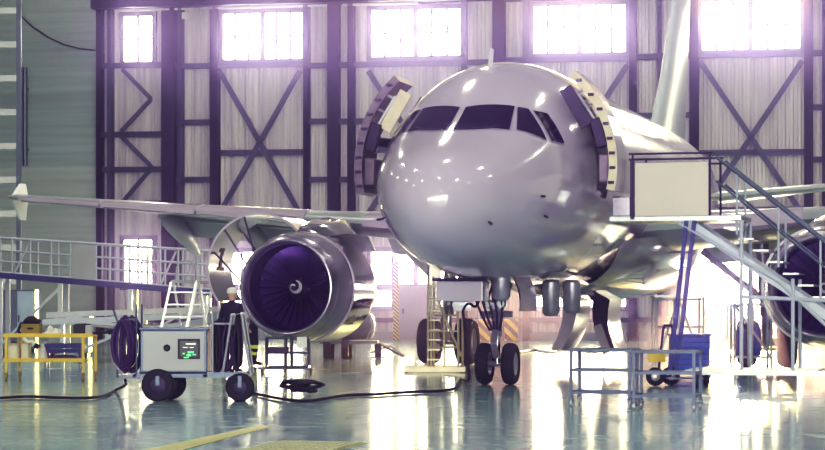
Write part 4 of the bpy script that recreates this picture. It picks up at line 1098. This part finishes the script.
def skel(bend=0, arms='down', step=.0):
    J={}
    J['pelvis']=((0,0,.95),(.17,.12)); J['waist']=((0,-.02-.1*bend,1.12),(.16,.115)); J['chest']=((0,-.03-.28*bend,1.34-.05*bend),(.19,.13)); J['neck']=((0,-.03-.42*bend,1.52-.1*bend),(.065,.065))
    J['head0']=((0,-.05-.46*bend,1.58-.11*bend),(.075,.085)); J['head']=((0,-.05-.5*bend,1.68-.13*bend),(.09,.11)); J['crown']=((0,-.05-.5*bend,1.755-.13*bend),(.06,.075))
    for q,s in ((-1,'a'),(1,'b')):
        J['shoulder_'+s]=((q*.20,-.03-.33*bend,1.44-.07*bend),.075)
        if arms=='down':
            J['elbow_'+s]=((q*.28,-.02-.3*bend,1.14),.055); J['wrist_'+s]=((q*.26,-.22-.3*bend,.98),.038); J['hand_'+s]=((q*.24,-.29-.3*bend,.95),.04)
        else:
            J['elbow_'+s]=((q*.29,-.25-.3*bend,1.24),.055); J['wrist_'+s]=((q*.2,-.48-.3*bend,1.34),.038); J['hand_'+s]=((q*.18,-.56-.3*bend,1.38),.04)
        J['hip_'+s]=((q*.10,0,.88),.105); J['knee_'+s]=((q*.12,-.03+q*step*.5,.50),.075); J['ankle_'+s]=((q*.13,.03+q*step,.10),.055); J['toe_'+s]=((q*.15,-.14+q*step,.045),.045)
    E=[('pelvis','waist'),('waist','chest'),('chest','neck'),('neck','head0'),('head0','head'),('head','crown')]
    for s in 'ab': E+=[('chest','shoulder_'+s),('shoulder_'+s,'elbow_'+s),('elbow_'+s,'wrist_'+s),('wrist_'+s,'hand_'+s),('pelvis','hip_'+s),('hip_'+s,'knee_'+s),('knee_'+s,'ankle_'+s),('ankle_'+s,'toe_'+s)]
    return J,E
J,E=skel(0,'down',.06); person('person in dark overalls and a white cap standing behind the test cart',(gx(231,44.1),44.1,0),rad(150),J,E,'capw',False)
J,E=skel(.55,'up',.05); person('person in dark clothes with yellow leg bands working under the open engine cowl',(gx(253,49.3),49.3,0),rad(100),J,E,'navy',True)

# ------------------------------------------------------------------ light
def area(name, loc, rot, size, e, col=(1,1,1), sy=None):
    l=bpy.data.lights.new(name,'AREA'); l.energy=e; l.color=col; l.size=size
    if sy: l.shape='RECTANGLE'; l.size_y=sy
    o=bpy.data.objects.new(name,l); COL.objects.link(o); o.location=loc; o.rotation_euler=rot; return o
# unseen fill lamp added behind the camera to brighten the front
area('front_fill',(0,-20,7),(rad(90),0,0),44,21000,(.97,.95,1),13)
area('back_wall_fill',(0,56,14.2),(rad(52),0,rad(-10)),30,2600,(1,.95,.97),2)  # unseen area lamp added under the roof to brighten the back wall
# low sun beyond the back wall, through its windows
az,el = rad(11.5), rad(4.6); DS=120
sp=bpy.data.lights.new('sun_beam','SPOT'); sp.energy=6e6; sp.color=(1,.72,.36); sp.spot_size=rad(60); sp.spot_blend=.1; sp.shadow_soft_size=.9
so=bpy.data.objects.new('sun_beam',sp); COL.objects.link(so)
dv=Vector((math.sin(az)*math.cos(el),math.cos(az)*math.cos(el),math.sin(el))); so.location=Vector((2,45,0))+dv*DS
so.rotation_euler=(-dv).to_track_quat('-Z','Y').to_euler()

w=bpy.data.worlds.new('world'); SC.world=w; w.use_nodes=True; nt=w.node_tree; nt.nodes.clear()
wo=nt.nodes.new('ShaderNodeOutputWorld'); bg=nt.nodes.new('ShaderNodeBackground'); bg.inputs[0].default_value=(.9,.9,1,1); bg.inputs[1].default_value=.0
nt.links.new(bg.outputs[0],wo.inputs[0])
ad=nt.nodes.new('ShaderNodeAddShader')
for col_,den,ani,k in (((.56,.44,1,1),.0042,.977,0),((.72,.55,1,1),.0008,.1,1)):
    vs=nt.nodes.new('ShaderNodeVolumeScatter'); vs.inputs['Color'].default_value=col_; vs.inputs['Density'].default_value=den; vs.inputs['Anisotropy'].default_value=ani
    nt.links.new(vs.outputs[0],ad.inputs[k])
nt.links.new(ad.outputs[0],wo.inputs['Volume'])
SC.cycles.use_denoising=True
SC.cycles.max_bounces=8; SC.cycles.transparent_max_bounces=12; SC.cycles.volume_bounces=0
SC.cycles.sample_clamp_indirect=6; SC.cycles.caustics_reflective=False
SC.view_settings.view_transform='Standard'; SC.view_settings.look='None'
SC.view_settings.exposure=0.

# film response: slightly firmer mid-tones, violet shadows, warm whites
vs_=SC.view_settings; vs_.use_curve_mapping=True; cm=vs_.curve_mapping
def curve(i,pts):
    c=cm.curves[i]
    c.points[0].location=pts[0]; c.points[-1].location=pts[-1]
    for p in pts[1:-1]: c.points.new(*p)
curve(0,[(0,.004),(.06,.060),(.3,.305),(1,1)])
curve(1,[(0,.0005),(.06,.050),(.3,.285),(1,.985)])
curve(2,[(0,.013),(.06,.078),(.3,.318),(1,.92)])
curve(3,[(0,0),(.12,.068),(.4,.37),(1,1)])
cm.update()
